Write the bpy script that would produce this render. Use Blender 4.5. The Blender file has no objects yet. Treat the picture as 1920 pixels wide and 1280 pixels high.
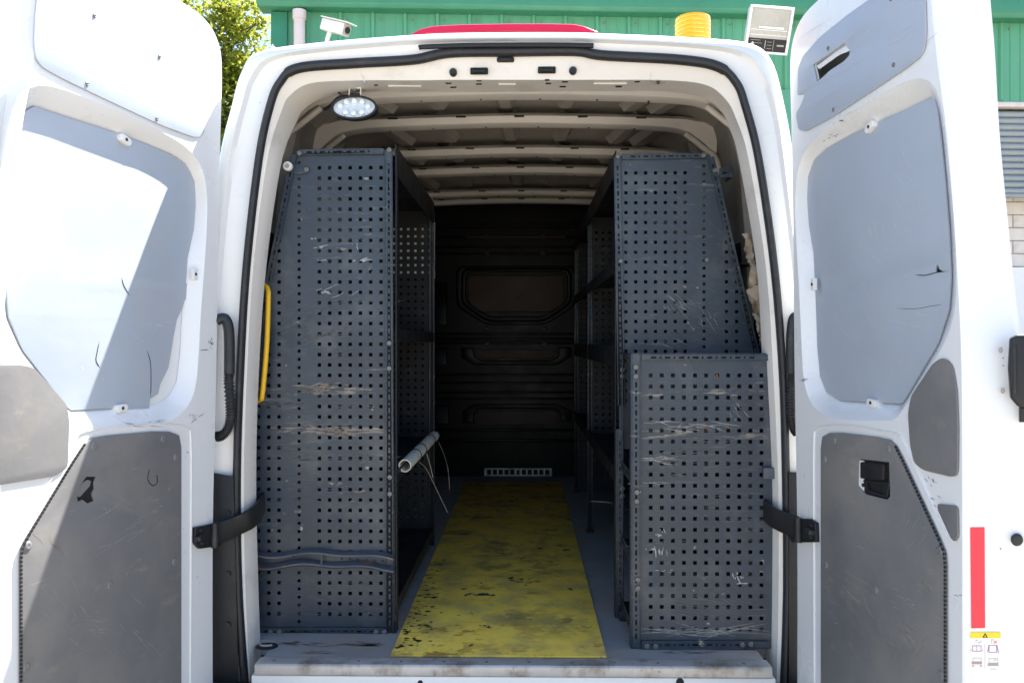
import bpy, math, random
from mathutils import Vector, Matrix, noise
random.seed(7)
S = bpy.context.scene
C = S.collection
R = math.radians
# ------------------------------------------------------------------ camera, sky, sun, exposure
F = 1560.0
CAM = Vector((0.045, -2.5, 1.56))
YAW = math.atan(25 / F)
cd = bpy.data.cameras.new('camera'); cam = bpy.data.objects.new('camera', cd); C.objects.link(cam)
cam.location = CAM; cam.rotation_euler = (R(90), 0, YAW)
cd.sensor_width = 36; cd.lens = F / 1920 * 36; cd.clip_start = 0.05; cd.clip_end = 3000
S.camera = cam
SUN = Vector((.357, .411, .839)).normalized()
W = bpy.data.worlds.new('World'); S.world = W; W.use_nodes = True
wn = W.node_tree.nodes; wl = W.node_tree.links
sky = wn.new('ShaderNodeTexSky'); sky.sky_type = 'NISHITA'; sky.sun_disc = False
sky.sun_elevation = math.asin(SUN.z); sky.sun_rotation = math.atan2(SUN.x, SUN.y)
sky.air_density = 1.0; sky.dust_density = 1.0; sky.ozone_density = 2.0
bg = wn['Background']; wl.new(sky.outputs[0], bg.inputs[0]); bg.inputs[1].default_value = 0.088
sl = bpy.data.lights.new('sun', 'SUN'); sl.energy = 5.0; sl.angle = R(0.5); sl.color = (1, .95, .87)
so = bpy.data.objects.new('sun', sl); C.objects.link(so)
so.rotation_euler = (-SUN).to_track_quat('-Z', 'Y').to_euler(); so.location = (8, 8, 14)
S.view_settings.view_transform = 'Standard'; S.view_settings.look = 'None'
S.view_settings.exposure = 2.08; S.view_settings.gamma = 1
S.cycles.max_bounces = 10; S.cycles.diffuse_bounces = 7; S.cycles.glossy_bounces = 4
# ------------------------------------------------------------------ pixel -> world helpers
FW = Vector((-math.sin(YAW), math.cos(YAW), 0)); RT = Vector((math.cos(YAW), math.sin(YAW), 0))
def ray(px, py): return FW + RT * ((px - 960) / F) + Vector((0, 0, (640 - py) / F))
def at(px, py, Y):
    d = ray(px, py); return CAM + d * ((Y - CAM.y) / d.y)
# ------------------------------------------------------------------ materials
def mat(name, col, rough=.5, metal=0, var=.08, vs=6, dirt=None, scr=None, scr2=None, bands=None, bump=.0, bs=40, spots=None, trans=0, emit=None, coat=0, stretch=(1, 1, 1)):
    m = bpy.data.materials.new(name); m.use_nodes = True
    N = m.node_tree.nodes; L = m.node_tree.links; b = N['Principled BSDF']
    tc = N.new('ShaderNodeTexCoord')
    def nz(scale, detail=6, st=(1, 1, 1), ro=.6, off=0, rot=(0, 0, 0)):
        mp = N.new('ShaderNodeMapping'); mp.inputs['Scale'].default_value = st; mp.inputs['Location'].default_value = (off, off * 1.7, off * .6)
        mp.inputs['Rotation'].default_value = rot
        L.new(tc.outputs['Object'], mp.inputs[0])
        n = N.new('ShaderNodeTexNoise'); n.inputs['Scale'].default_value = scale; n.inputs['Detail'].default_value = detail
        n.inputs['Roughness'].default_value = ro; L.new(mp.outputs[0], n.inputs['Vector']); return n.outputs['Fac']
    def ramp(src, a, b_, lo=0, hi=1):
        r = N.new('ShaderNodeMapRange'); r.inputs['From Min'].default_value = a; r.inputs['From Max'].default_value = b_
        r.inputs['To Min'].default_value = lo; r.inputs['To Max'].default_value = hi; L.new(src, r.inputs['Value']); return r.outputs[0]
    def mix(f, c1, c2):
        x = N.new('ShaderNodeMix'); x.data_type = 'RGBA'
        if isinstance(f, float): x.inputs[0].default_value = f
        else: L.new(f, x.inputs[0])
        for k, c in ((6, c1), (7, c2)):
            if isinstance(c, tuple): x.inputs[k].default_value = (*c, 1)
            else: L.new(c, x.inputs[k])
        return x.outputs[2]
    def mul(a, b_):
        x = N.new('ShaderNodeMath'); x.operation = 'MULTIPLY'; L.new(a, x.inputs[0]); L.new(b_, x.inputs[1]); return x.outputs[0]
    c = mix(ramp(nz(vs, 5, stretch), .3, .7), tuple(v * (1 - var) for v in col), tuple(min(1, v * (1 + var)) for v in col))
    if dirt:
        dc, amt, sc, th = dirt
        c = mix(ramp(nz(sc, 8, off=3.3), th, th + .18, 0, amt), c, dc)
    rsrc = None
    if scr:
        sc_col, amt, th, st = scr
        f = mul(ramp(nz(3, 9, st, .7, 9.1), th, th + .06, 0, amt), ramp(nz(2.3, 3, off=5), .42, .6))
        c = mix(f, c, sc_col); rsrc = f
    if scr2:
        sc_col, amt, th, st, rot = scr2
        f = mul(ramp(nz(3, 7, st, .65, 4.7, rot), th, th + .04, 0, amt), ramp(nz(3.1, 3, off=8), .45, .6))
        c = mix(f, c, sc_col)
    if bands:
        bc, bl = bands; sp = N.new('ShaderNodeSeparateXYZ'); L.new(tc.outputs['Object'], sp.inputs[0])
        for z0, hw in bl:
            sb = N.new('ShaderNodeMath'); sb.operation = 'SUBTRACT'; L.new(sp.outputs[2], sb.inputs[0]); sb.inputs[1].default_value = z0
            ab = N.new('ShaderNodeMath'); ab.operation = 'ABSOLUTE'; L.new(sb.outputs[0], ab.inputs[0])
            f = mul(ramp(ab.outputs[0], hw * .4, hw * 1.5, 1, 0), ramp(nz(4, 8, (2.4, 1, 16), .7, z0 * 7), .54, .62, 0, .6))
            c = mix(f, c, bc)
    if spots:
        sc_col, amt, sc, th = spots
        c = mix(ramp(nz(sc, 3, off=2.1), th, th + .03, 0, amt), c, sc_col)
    L.new(c, b.inputs['Base Color'])
    L.new(ramp(nz(vs * 2, 4, off=6), .2, .8, max(.03, rough - .1), min(1, rough + .12)), b.inputs['Roughness'])
    b.inputs['Metallic'].default_value = metal
    if coat: b.inputs['Coat Weight'].default_value = coat; b.inputs['Coat Roughness'].default_value = .08
    if trans: b.inputs['Transmission Weight'].default_value = trans
    if emit: b.inputs['Emission Color'].default_value = (*emit[0], 1); b.inputs['Emission Strength'].default_value = emit[1]
    if bump:
        bp = N.new('ShaderNodeBump'); bp.inputs['Strength'].default_value = 1; bp.inputs['Distance'].default_value = bump
        L.new(nz(bs, 5, off=1.2), bp.inputs['Height']); L.new(bp.outputs[0], b.inputs['Normal'])
    return m
M = {}
M['paint'] = mat('white_paint', (.78, .79, .79), .3, var=.008, vs=3, scr=((.25, .2, .16), .8, .70, (14, 14, 3)), scr2=((.15, .12, .1), .8, .73, (6, 6, 26), (.3, .2, 0)), spots=((.2, .13, .1), .9, 30, .76), coat=.4)
M['paint_in'] = mat('inner_white_paint', (.74, .71, .66), .42, var=.03, vs=5, dirt=((.45, .42, .38), .5, 7, .55), scr=((.2, .18, .16), .7, .68, (3, 3, 2)))
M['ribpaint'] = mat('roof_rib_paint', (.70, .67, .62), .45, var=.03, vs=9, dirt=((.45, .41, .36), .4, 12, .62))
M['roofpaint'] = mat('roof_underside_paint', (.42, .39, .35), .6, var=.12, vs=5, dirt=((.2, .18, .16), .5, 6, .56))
M['lining'] = mat('side_wall_lining', (.30, .29, .27), .7, var=.2, vs=6, dirt=((.42, .40, .35), .6, 9, .52), bump=.002, bs=20)
M['rubber'] = mat('black_rubber', (.015, .017, .021), .5, var=.2, vs=8, dirt=((.07, .07, .07), .4, 14, .56), bump=.0008, bs=60)
M['plastic'] = mat('black_plastic', (.009, .0095, .011), .55, var=.15, vs=8, dirt=((.03, .03, .03), .3, 10, .62))
M['winpanel'] = mat('grey_window_panel', (.38, .43, .50), .5, var=.05, vs=3, dirt=((.42, .44, .46), .5, 5, .55), scr=((.52, .52, .50), .6, .66, (4, 4, 3)), scr2=((.1, .1, .1), .5, .72, (16, 16, 2), (.5, .4, 0)), bump=.0015, bs=5)
M['lowpanel'] = mat('dark_grey_door_lining', (.165, .165, .168), .5, var=.12, vs=3, dirt=((.24, .225, .20), .6, 3, .47), scr=((.28, .25, .21), .5, .58, (2, 2, 5)), scr2=((.32, .29, .24), .6, .63, (2, 2, 26), (.6, .9, 0)), bump=.0012, bs=14)
M['rack'] = mat('dark_blue_grey_rack_steel', (.028, .043, .062), .42, var=.22, vs=3.5, dirt=((.12, .125, .13), .5, 6, .52), scr=((.22, .22, .21), .5, .60, (2.2, 1, 24)), scr2=((.40, .38, .34), .7, .68, (7, 5, 12), (0, .35, 0)), bands=((.42, .36, .28), ((1.395, .012), (1.265, .014))), spots=((.42, .38, .32), .8, 17, .72), bump=.001, bs=9)
M['rackdark'] = mat('black_rack_steel', (.017, .019, .023), .5, var=.2, vs=6, dirt=((.09, .08, .07), .5, 8, .55))
M['rusty'] = mat('worn_channel_steel', (.07, .08, .10), .45, var=.2, vs=8, scr=((.35, .16, .10), .8, .56, (2, 2, 9)))
M['bolt'] = mat('zinc_bolt', (.19, .19, .185), .5, .5, var=.2, vs=30)
M['alu'] = mat('aluminium_sill', (.50, .49, .47), .4, .25, var=.1, vs=12, dirt=((.20, .16, .12), .8, 12, .5), scr=((.2, .16, .13), .8, .6, (14, 3, 3)), spots=((.06, .05, .04), .9, 60, .68))
M['floor'] = mat('grey_van_floor', (.28, .295, .30), .6, var=.12, vs=5, dirt=((.36, .27, .21), .8, 4, .5), scr=((.36, .30, .25), .6, .6, (3, 3, 3)), bump=.001, bs=60)
M['black'] = mat('bulkhead_black', (.003, .0033, .004), .33, var=.12, vs=5, dirt=((.006, .0055, .005), .5, 5, .53), scr=((.03, .027, .024), .4, .66, (10, 3, 3)))
M['blank'] = mat('bulkhead_blank_sheen', (.065, .044, .034), .5, var=.12, vs=6, dirt=((.035, .03, .028), .7, 8, .55), scr2=((.02, .02, .02), .9, .66, (3, 3, 14), (0, .3, 0)))  # lighter brown paints the ground's glossy reflection into the base colour
M['yellow'] = mat('yellow_floor_board', (.97, .64, .095), .62, var=.12, vs=7, dirt=((.44, .33, .13), .6, 7, .45), scr=((.17, .13, .055), .6, .52, (2, 2.6, 3)), scr2=((.28, .15, .03), .8, .57, (2.6, 4, 3), (0, 0, .3)), spots=((.03, .034, .045), 1.0, 13, .665), bump=.0014, bs=170)
M['handle'] = mat('yellow_handle_paint', (.80, .47, .01), .35, var=.04, vs=10, spots=((.2, .13, .05), .7, 50, .72))
M['red'] = mat('red_lens', (.62, .008, .045), .15, var=.03, coat=.6)
M['redtape'] = mat('red_reflective_tape', (.75, .035, .06), .4, var=.02, vs=40)
M['amber'] = mat('amber_lens', (1.0, .44, .008), .12, var=.03, trans=.1, coat=.5)
M['amberdark'] = mat('amber_lens_core', (.75, .16, .005), .3, var=.05)
M['lens'] = mat('lamp_lens', (.75, .82, .9), .08, var=.02, coat=1)
M['skytint'] = mat('sky_tinted_reflector', (.72, .82, .90), .25, .15, var=.02)  # pale blue base colour stands in for mirrored sky
M['pvc'] = mat('white_pvc_pipe', (.78, .78, .70), .4, var=.05, dirt=((.3, .3, .22), .6, 20, .52))
M['wire'] = mat('steel_wire', (.5, .42, .34), .4, .6)
M['foam'] = mat('torn_foam_scrap', (.34, .28, .21), .85, var=.2, vs=30, dirt=((.22, .25, .26), .7, 18, .52), bump=.003, bs=60)
M['clip'] = mat('white_clip', (.78, .78, .76), .4, var=.03)
M['green'] = mat('green_cladding', (.085, .31, .185), .45, var=.07, vs=2, dirt=((.12, .30, .21), .5, 3, .52), stretch=(3, 3, .4))
M['greendk'] = mat('green_fascia', (.04, .215, .125), .4, var=.06, vs=3)
M['pipe'] = mat('grey_white_downpipe', (.62, .55, .54), .5, var=.05, dirt=((.4, .35, .33), .5, 6, .55))
M['slat'] = mat('galvanised_shutter', (.25, .29, .31), .45, .1, var=.08, vs=4, dirt=((.3, .28, .25), .5, 3, .55))
M['brick'] = mat('painted_brick', (.66, .62, .58), .8, var=.07, vs=5, dirt=((.42, .34, .28), .6, 4, .52), bump=.004, bs=30)
M['mortar'] = mat('mortar', (.30, .26, .22), .9, var=.1)
M['teal'] = mat('teal_fascia', (.11, .25, .25), .5, var=.08)
M['ground'] = mat('yard_concrete', (.35, .305, .245), .9, var=.12, vs=.8, dirt=((.30, .27, .23), .6, .35, .5), bump=.004, bs=40)
M['bark'] = mat('bark', (.10, .075, .05), .9, var=.3, vs=10, bump=.01, bs=20)
M['sticker'] = mat('sticker_white', (.78, .76, .73), .4, var=.02)
M['stickyel'] = mat('sticker_yellow', (.82, .62, .03), .4, var=.02)
M['ink'] = mat('sticker_ink_purple', (.28, .14, .30), .5, var=.02)
M['inkgrey'] = mat('sticker_ink_grey', (.36, .33, .31), .5, var=.02)
M['inkred'] = mat('sticker_ink_red', (.75, .06, .08), .5, var=.02)
M['inkblack'] = mat('sticker_ink_black', (.012, .011, .012), .5, var=.02)
M['inkblue'] = mat('sticker_ink_blue', (.2, .35, .55), .5, var=.02)
M['floodglass'] = mat('flood_light_glass', (.42, .41, .37), .25, var=.1, vs=4)
M['rust'] = mat('rust_mark', (.28, .09, .04), .8, var=.3, vs=50)
M['scuffpanel'] = mat('light_panel_scuff', (.50, .51, .51), .7, var=.1, vs=50)
M['scufftan'] = mat('tan_scuff', (.24, .20, .165), .7, var=.3, vs=50)
M['scuffgrey'] = mat('grey_scuff', (.27, .265, .255), .7, var=.3, vs=50)
M['scuffdim'] = mat('dim_scuff', (.085, .095, .105), .7, var=.3, vs=50)
M['scuffwhite'] = mat('pale_paint_scuff', (.40, .40, .39), .7, var=.2, vs=50)
M['holeink'] = mat('recess_shade', (.008, .008, .009), .8, var=.05)  # near-black colour that paints the shade inside holes, slots and cracks
M['bare'] = mat('bare_edge_grey', (.30, .29, .27), .6, var=.3, vs=60)
for k_, v_ in (('black', .12), ('blank', .25), ('rackdark', .25)): M[k_].node_tree.nodes['Principled BSDF'].inputs['Specular IOR Level'].default_value = v_
def leafmat(name, c1, c2):
    m = bpy.data.materials.new(name); m.use_nodes = True; N = m.node_tree.nodes; L = m.node_tree.links
    b = N['Principled BSDF']; oi = N.new('ShaderNodeNewGeometry')
    x = N.new('ShaderNodeMix'); x.data_type = 'RGBA'; L.new(oi.outputs['Random Per Island'], x.inputs[0])
    x.inputs[6].default_value = (*c1, 1); x.inputs[7].default_value = (*c2, 1)
    L.new(x.outputs[2], b.inputs['Base Color']); b.inputs['Roughness'].default_value = .5
    t = N.new('ShaderNodeBsdfTranslucent'); L.new(x.outputs[2], t.inputs[0])
    a = N.new('ShaderNodeMixShader'); a.inputs[0].default_value = .55
    L.new(b.outputs[0], a.inputs[1]); L.new(t.outputs[0], a.inputs[2]); L.new(a.outputs[0], N['Material Output'].inputs[0]); return m
M['leaf'] = leafmat('leaf_green', (.19, .24, .025), (.42, .43, .06))
# ------------------------------------------------------------------ object helpers
def tag(o, label, cat, group=None, kind=None):
    if label: o['label'] = label
    if cat: o['category'] = cat
    if group: o['group'] = group
    if kind: o['kind'] = kind
    return o
def empty(name, loc, label, cat, group=None):
    o = bpy.data.objects.new(name, None); C.objects.link(o); o.location = loc; o.empty_display_size = .1
    return tag(o, label, cat, group)
def link(name, me, parent):
    o = bpy.data.objects.new(name, me); C.objects.link(o)
    if parent is not None:
        o.parent = parent
        if parent.type == 'EMPTY': o.matrix_parent_inverse = Matrix.Translation(-Vector(parent.location))
        else: o.matrix_parent_inverse = parent.matrix_basis.inverted() if parent.parent is None else parent.matrix_basis.inverted()
    else:
        vs = [v.co for v in me.vertices]
        c = Vector(((min(v.x for v in vs) + max(v.x for v in vs)) / 2, (min(v.y for v in vs) + max(v.y for v in vs)) / 2, min(v.z for v in vs)))
        me.transform(Matrix.Translation(-c)); o.location = c
    return o
def spawn(src, loc, parent, rot=None):       # a copy of a part sharing its mesh
    o = src.copy(); C.objects.link(o); o.parent = parent; o.matrix_parent_inverse = Matrix.Translation(-Vector(parent.location)); o.location = loc
    if rot is not None: o.rotation_euler = rot
    return o
class MB:
    def __init__(s): s.v = []; s.f = []
    def add(s, v, f):
        k = len(s.v); s.v += [Vector(p) for p in v]; s.f += [tuple(i + k for i in q) for q in f]; return s
    def box(s, a, b):
        x0, y0, z0 = a; x1, y1, z1 = b
        return s.add([(x0, y0, z0), (x1, y0, z0), (x1, y1, z0), (x0, y1, z0), (x0, y0, z1), (x1, y0, z1), (x1, y1, z1), (x0, y1, z1)],
                     [(0, 3, 2, 1), (4, 5, 6, 7), (0, 1, 5, 4), (1, 2, 6, 5), (2, 3, 7, 6), (3, 0, 4, 7)])
    def bar(s, p0, p1, w, h, up=Vector((0, 0, 1))):
        p0 = Vector(p0); p1 = Vector(p1); d = (p1 - p0).normalized(); r = d.cross(up).normalized(); u = r.cross(d)
        vs = [p + r * (w / 2 * a) + u * (h / 2 * b) for p in (p0, p1) for a, b in ((-1, -1), (1, -1), (1, 1), (-1, 1))]
        return s.add(vs, [(0, 1, 2, 3), (7, 6, 5, 4), (0, 4, 5, 1), (1, 5, 6, 2), (2, 6, 7, 3), (3, 7, 4, 0)])
    def loft(s, rings, closed=False, caps=False):
        k = len(s.v); n = len(rings[0])
        for r in rings: s.v += [Vector(p) for p in r]
        for i in range(len(rings) - 1):
            for j in range(n if closed else n - 1):
                a = k + i * n + j; b = k + i * n + (j + 1) % n
                s.f.append((a, b, b + n, a + n))
        if caps:
            s.f.append(tuple(k + j for j in range(n))[::-1]); s.f.append(tuple(k + (len(rings) - 1) * n + j for j in range(n)))
        return s
    def tube(s, path, r, seg=12, caps=True, rfun=None, sx=1, sz=1):
        path = [Vector(p) for p in path]; rings = []; prev = None
        for i, p in enumerate(path):
            d = (path[min(i + 1, len(path) - 1)] - path[max(i - 1, 0)]).normalized()
            up = prev if prev is not None else (Vector((0, 0, 1)) if abs(d.z) < .9 else Vector((0, 1, 0)))
            a = d.cross(up).normalized(); b = a.cross(d).normalized(); prev = b
            rr = rfun(i) if rfun else r
            rings.append([p + a * math.cos(t) * rr * sx + b * math.sin(t) * rr * sz for t in [2 * math.pi * j / seg for j in range(seg)]])
        return s.loft(rings, True, caps)
    def sweep(s, path, prof, nrm):          # rectangular-ish profile (a along side, b along nrm)
        path = [Vector(p) for p in path]; rings = []
        for i, p in enumerate(path):
            d = (path[min(i + 1, len(path) - 1)] - path[max(i - 1, 0)]).normalized()
            a = d.cross(nrm).normalized(); b = nrm.normalized()
            rings.append([p + a * u + b * w for u, w in prof])
        return s.loft(rings, True, True)
    def lathe(s, c, prof, seg=32, axis='Z'):
        rings = []
        for r, h in prof:
            ring = []
            for j in range(seg):
                t = 2 * math.pi * j / seg; x, y = r * math.cos(t), r * math.sin(t)
                ring.append(Vector(c) + (Vector((x, y, h)) if axis == 'Z' else Vector((x, h, y)) if axis == 'Y' else Vector((h, x, y))))
            rings.append(ring)
        return s.loft(rings, True, True)
    def build(s, name, m, parent=None, smooth=None, bevel=0, seg=2):
        me = bpy.data.meshes.new(name); me.from_pydata([tuple(v) for v in s.v], [], s.f); me.materials.append(m)
        import bmesh
        bm = bmesh.new(); bm.from_mesh(me); bmesh.ops.recalc_face_normals(bm, faces=bm.faces[:])
        if bevel:
            es = [e for e in bm.edges if len(e.link_faces) == 2 and e.calc_face_angle(0) > .5]
            bmesh.ops.bevel(bm, geom=es, offset=bevel, segments=seg, affect='EDGES', profile=.5, clamp_overlap=True)
        bm.to_mesh(me); bm.free()
        if smooth or bevel:
            me.polygons.foreach_set('use_smooth', [True] * len(me.polygons)); me.set_sharp_from_angle(angle=R(smooth or 40))
        return link(name, me, parent)
def cr(pts, n=6, closed=False):              # Catmull-Rom through points
    P = [Vector(p) for p in pts]; out = []; m = len(P)
    rng = range(m) if closed else range(m - 1)
    for i in rng:
        if closed: a, b, c, d = P[i - 1], P[i], P[(i + 1) % m], P[(i + 2) % m]
        else: a, b, c, d = P[max(i - 1, 0)], P[i], P[i + 1], P[min(i + 2, m - 1)]
        for k in range(n):
            t = k / n
            out.append(.5 * ((2 * b) + (-a + c) * t + (2 * a - 5 * b + 4 * c - d) * t * t + (-a + 3 * b - 3 * c + d) * t ** 3))
    if not closed: out.append(P[-1])
    return out
def rnd(pts, r, n=4):                        # round the corners of a polygon (2D)
    out = []; m = len(pts)
    for i in range(m):
        p = Vector(pts[i]); a = Vector(pts[i - 1]) - p; b = Vector(pts[(i + 1) % m]) - p
        k = min(r, a.length * .45, b.length * .45)
        if a.length < 1e-6 or b.length < 1e-6: out.append(p); continue
        p0 = p + a.normalized() * k; p1 = p + b.normalized() * k
        for j in range(n + 1):
            t = j / n; out.append(p0 * (1 - t) ** 2 + p * 2 * t * (1 - t) + p1 * t * t)
    return out
def plate(name, outer, holes, thick, fn, m, parent=None, bevel=0.0, sub=2, holebevel=True):
    """flat sheet with real holes; fn maps (u, v, w) to the world"""
    cu = bpy.data.curves.new(name, 'CURVE'); cu.dimensions = '2D'; cu.fill_mode = 'BOTH'
    cu.extrude = max(thick / 2 - bevel, 1e-5)
    if bevel: cu.bevel_depth = bevel; cu.bevel_resolution = sub; cu.offset = -bevel
    for pl in [outer] + list(holes):
        sp = cu.splines.new('POLY'); sp.points.add(len(pl) - 1)
        for q, p in zip(sp.points, pl): q.co = (p[0], p[1], 0, 1)
        sp.use_cyclic_u = True
    o = bpy.data.objects.new('tmp', cu); C.objects.link(o)
    dg = bpy.context.evaluated_depsgraph_get(); me = bpy.data.meshes.new_from_object(o.evaluated_get(dg))
    bpy.data.objects.remove(o); bpy.data.curves.remove(cu)
    me.name = name
    for v in me.vertices: v.co = fn(v.co.x, v.co.y, v.co.z)
    me.materials.clear(); me.materials.append(m)
    import bmesh
    bm = bmesh.new(); bm.from_mesh(me); bmesh.ops.remove_doubles(bm, verts=bm.verts[:], dist=1e-5)
    bmesh.ops.recalc_face_normals(bm, faces=bm.faces[:]); bm.to_mesh(me); bm.free()
    me.polygons.foreach_set('use_smooth', [True] * len(me.polygons)); me.set_sharp_from_angle(angle=R(35))
    return link(name, me, parent)
def planeXZ(Y): return lambda u, v, w: Vector((u, Y - w, v))
def pz(pts, Y): return [((q := at(x, y, Y)).x, q.z) for x, y in pts]
def sq(x, z, w, h=None): h = h or w; return [(x - w / 2, z - h / 2), (x + w / 2, z - h / 2), (x + w / 2, z + h / 2), (x - w / 2, z + h / 2)]
def inside(p, poly, mg=0):
    x, y = p; c = False; n = len(poly); dmin = 9
    for i in range(n):
        x0, y0 = poly[i - 1]; x1, y1 = poly[i]
        if (y0 > y) != (y1 > y) and x < (x1 - x0) * (y - y0) / (y1 - y0) + x0: c = not c
        dx, dy = x1 - x0, y1 - y0; L2 = dx * dx + dy * dy + 1e-12; t = max(0, min(1, ((x - x0) * dx + (y - y0) * dy) / L2))
        dmin = min(dmin, math.hypot(x - x0 - t * dx, y - y0 - t * dy))
    return c and dmin > mg
def scuffs(name, fn, m, items, parent, seed=1):
    """worn streaks: every item is (px, py, width, height, count, slope, thickness)"""
    rg = random.Random(seed); mb = MB()
    for px, py, w, h, n, sl_, th in items:
        for _ in range(n):
            x = px + rg.gauss(0, w * .28); y = py + rg.gauss(0, h * .3); L = w * rg.uniform(.12, .6); t = th * rg.uniform(.4, 1.1); a = sl_ + rg.gauss(0, .12); cv = rg.uniform(-.06, .06) * L
            top, bot = [], []; N_ = 7
            for i in range(N_):
                u = i / (N_ - 1) * 2 - 1; ww = t * (1 - u * u) * rg.uniform(.5, 1.2) / 2 + .12
                cx, cy = u * L / 2, cv * (1 - u * u)
                qx, qy = x + cx * math.cos(a) - cy * math.sin(a), y + cx * math.sin(a) + cy * math.cos(a)
                top.append(fn(qx + ww * math.sin(a), qy - ww * math.cos(a))); bot.append(fn(qx - ww * math.sin(a), qy + ww * math.cos(a)))
            k = len(mb.v); mb.v += top + bot
            for i in range(N_ - 1): mb.f.append((k + i, k + i + 1, k + N_ + i + 1, k + N_ + i))
    o = mb.build(name, m, parent); o['kind'] = 'stuff'; return o
# ------------------------------------------------------------------ ground
g = MB().add([(-600, -600, 0), (600, -600, 0), (600, 600, 0), (-600, 600, 0)], [(0, 1, 2, 3)]).build('ground', M['ground'])
tag(g, 'pale concrete yard the van stands on', None, kind='structure')
# ------------------------------------------------------------------ green workshop building behind
BO = at(512, 640, 8.7); BO.z = 0; BA = R(3.2); BU = Vector((math.cos(BA), math.sin(BA), 0)); BN = Vector((math.sin(BA), -math.cos(BA), 0))
def bw(u, n, z): return BO + BU * u + BN * n + Vector((0, 0, z))
def bb(mb, u0, u1, n0, n1, z0, z1):
    vs = [bw(u, n, z) for z in (z0, z1) for u, n in ((u0, n0), (u1, n0), (u1, n1), (u0, n1))]
    return mb.add(vs, [(0, 3, 2, 1), (4, 5, 6, 7), (0, 1, 5, 4), (1, 2, 6, 5), (2, 3, 7, 6), (3, 0, 4, 7)])
bld = empty('workshop_building', BO, 'green ribbed metal clad workshop with roller shutter behind the van', 'building')
EAVE = 6.02; SH0 = 8.7; SHT = 4.86
bb(MB(), 0, SH0, 0, -.15, 0, EAVE).build('wall_cladding', M['green'], bld)
bb(MB(), SH0, 17, 0, -.15, SHT + .05, EAVE).build('wall_cladding', M['green'], bld)
mb = MB(); bb(mb, -.02, .2, .05, -.2, 0, EAVE - .02).build('corner_trim', M['greendk'], bld, bevel=.01)
mb = MB(); vs = [bw(u, n, z) for u in (0, 1e-9) for n, z in ()]
def ribm(z0, z1):
    mb = MB(); pr = [(-.035, 0.002), (-.018, .036), (.018, .036), (.035, .002)]
    mb.loft([[BU * a + BN * b + Vector((0, 0, z)) for a, b in pr] for z in (z0, z1)], False, True); return mb
rb = None
u = .47
while u < 17:
    z0 = 0 if u < SH0 - .05 else SHT + .07
    o = ribm(z0, EAVE - .01).build('cladding_rib', M['green'], bld); o.location = bw(u, 0, 0)
    mb = MB()
    u += .437
mb = MB()
for k in range(110):                                    # shallow swages between the ribs
    uu = .47 + k * .437 / 3
    if uu > 16.8: break
    z0 = 0 if uu < SH0 - .05 else SHT + .07
    if k % 3: bb(mb, uu - .012, uu + .012, .008, -.01, z0, EAVE - .02)
mb.build('cladding_swage', M['green'], bld)
mb = MB(); pr = [(-.1, EAVE), (.22, EAVE - .02), (.26, EAVE + .03), (.26, EAVE + .34), (.20, EAVE + .36), (-.1, EAVE + .36)]
mb.loft([[bw(uu, n, z) for n, z in pr] for uu in (-.16, 17)], True, True).build('gutter_fascia', M['greendk'], bld, bevel=.008)
mb = MB(); mb.loft([[bw(uu, n, z) for n, z in ((.24, EAVE + .37), (-6, EAVE + 1.4), (-6, EAVE + 1.3), (.1, EAVE + .3))] for uu in (-.12, 17)], True, True).build('roof_sheet', M['greendk'], bld)
bb(MB(), -.0, .15, -.16, -12, 0, EAVE - .02).build('side_wall', M['green'], bld)
# fascia bolts
bo = MB().lathe((0, 0, 0), [(.014, -.01), (.014, .01)], 8, 'Y').build('gutter_bolt', M['bolt'], bld); bo.location = bw(1.0, .05, EAVE - .1)
for k in range(1, 22): spawn(bo, bw(1 + k * .437 * 1.0, .05, EAVE - .1), bld)
# downpipe
px0 = at(559, 640, 8.5)
uD = (px0 - BO).dot(BU)
mb = MB().tube([bw(uD, .14, z) for z in (0, 2, 4, 5.9)], .075, 20).tube([bw(uD, .14, z) for z in (5.86, 5.98)], .09, 20).tube([bw(uD, .14, z) for z in (3.2, 3.3)], .085, 20)
mb.build('downpipe', M['pipe'], bld, smooth=40)
# shutter
dq = MB(); bb(dq, SH0 - .1, 17, .02, -.12, SHT - .02, SHT + .05).build('shutter_lintel', M['pipe'], bld, bevel=.01)
z = SHT - .05; k = 0
pr = [(-.10, 0), (-.075, -.012), (-.06, -.035), (-.065, -.07), (-.09, -.088), (-.12, -.088), (-.12, 0)]
first = None
while z > 3.68:
    if first is None:
        first = MB().loft([[BU * uu + BN * n + Vector((0, 0, zz)) for n, zz in pr] for uu in (SH0 + .05, 16.9)], True, True).build('slat', M['slat'], bld, smooth=50)
        first.location = bw(0, 0, z)
    else: spawn(first, bw(0, 0, z), bld)
    z -= .09
bb(MB(), SH0 + .05, 16.9, -.05, -.13, z - .05, z + .002).build('shutter_bottom_bar', M['slat'], bld, bevel=.01)
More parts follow.
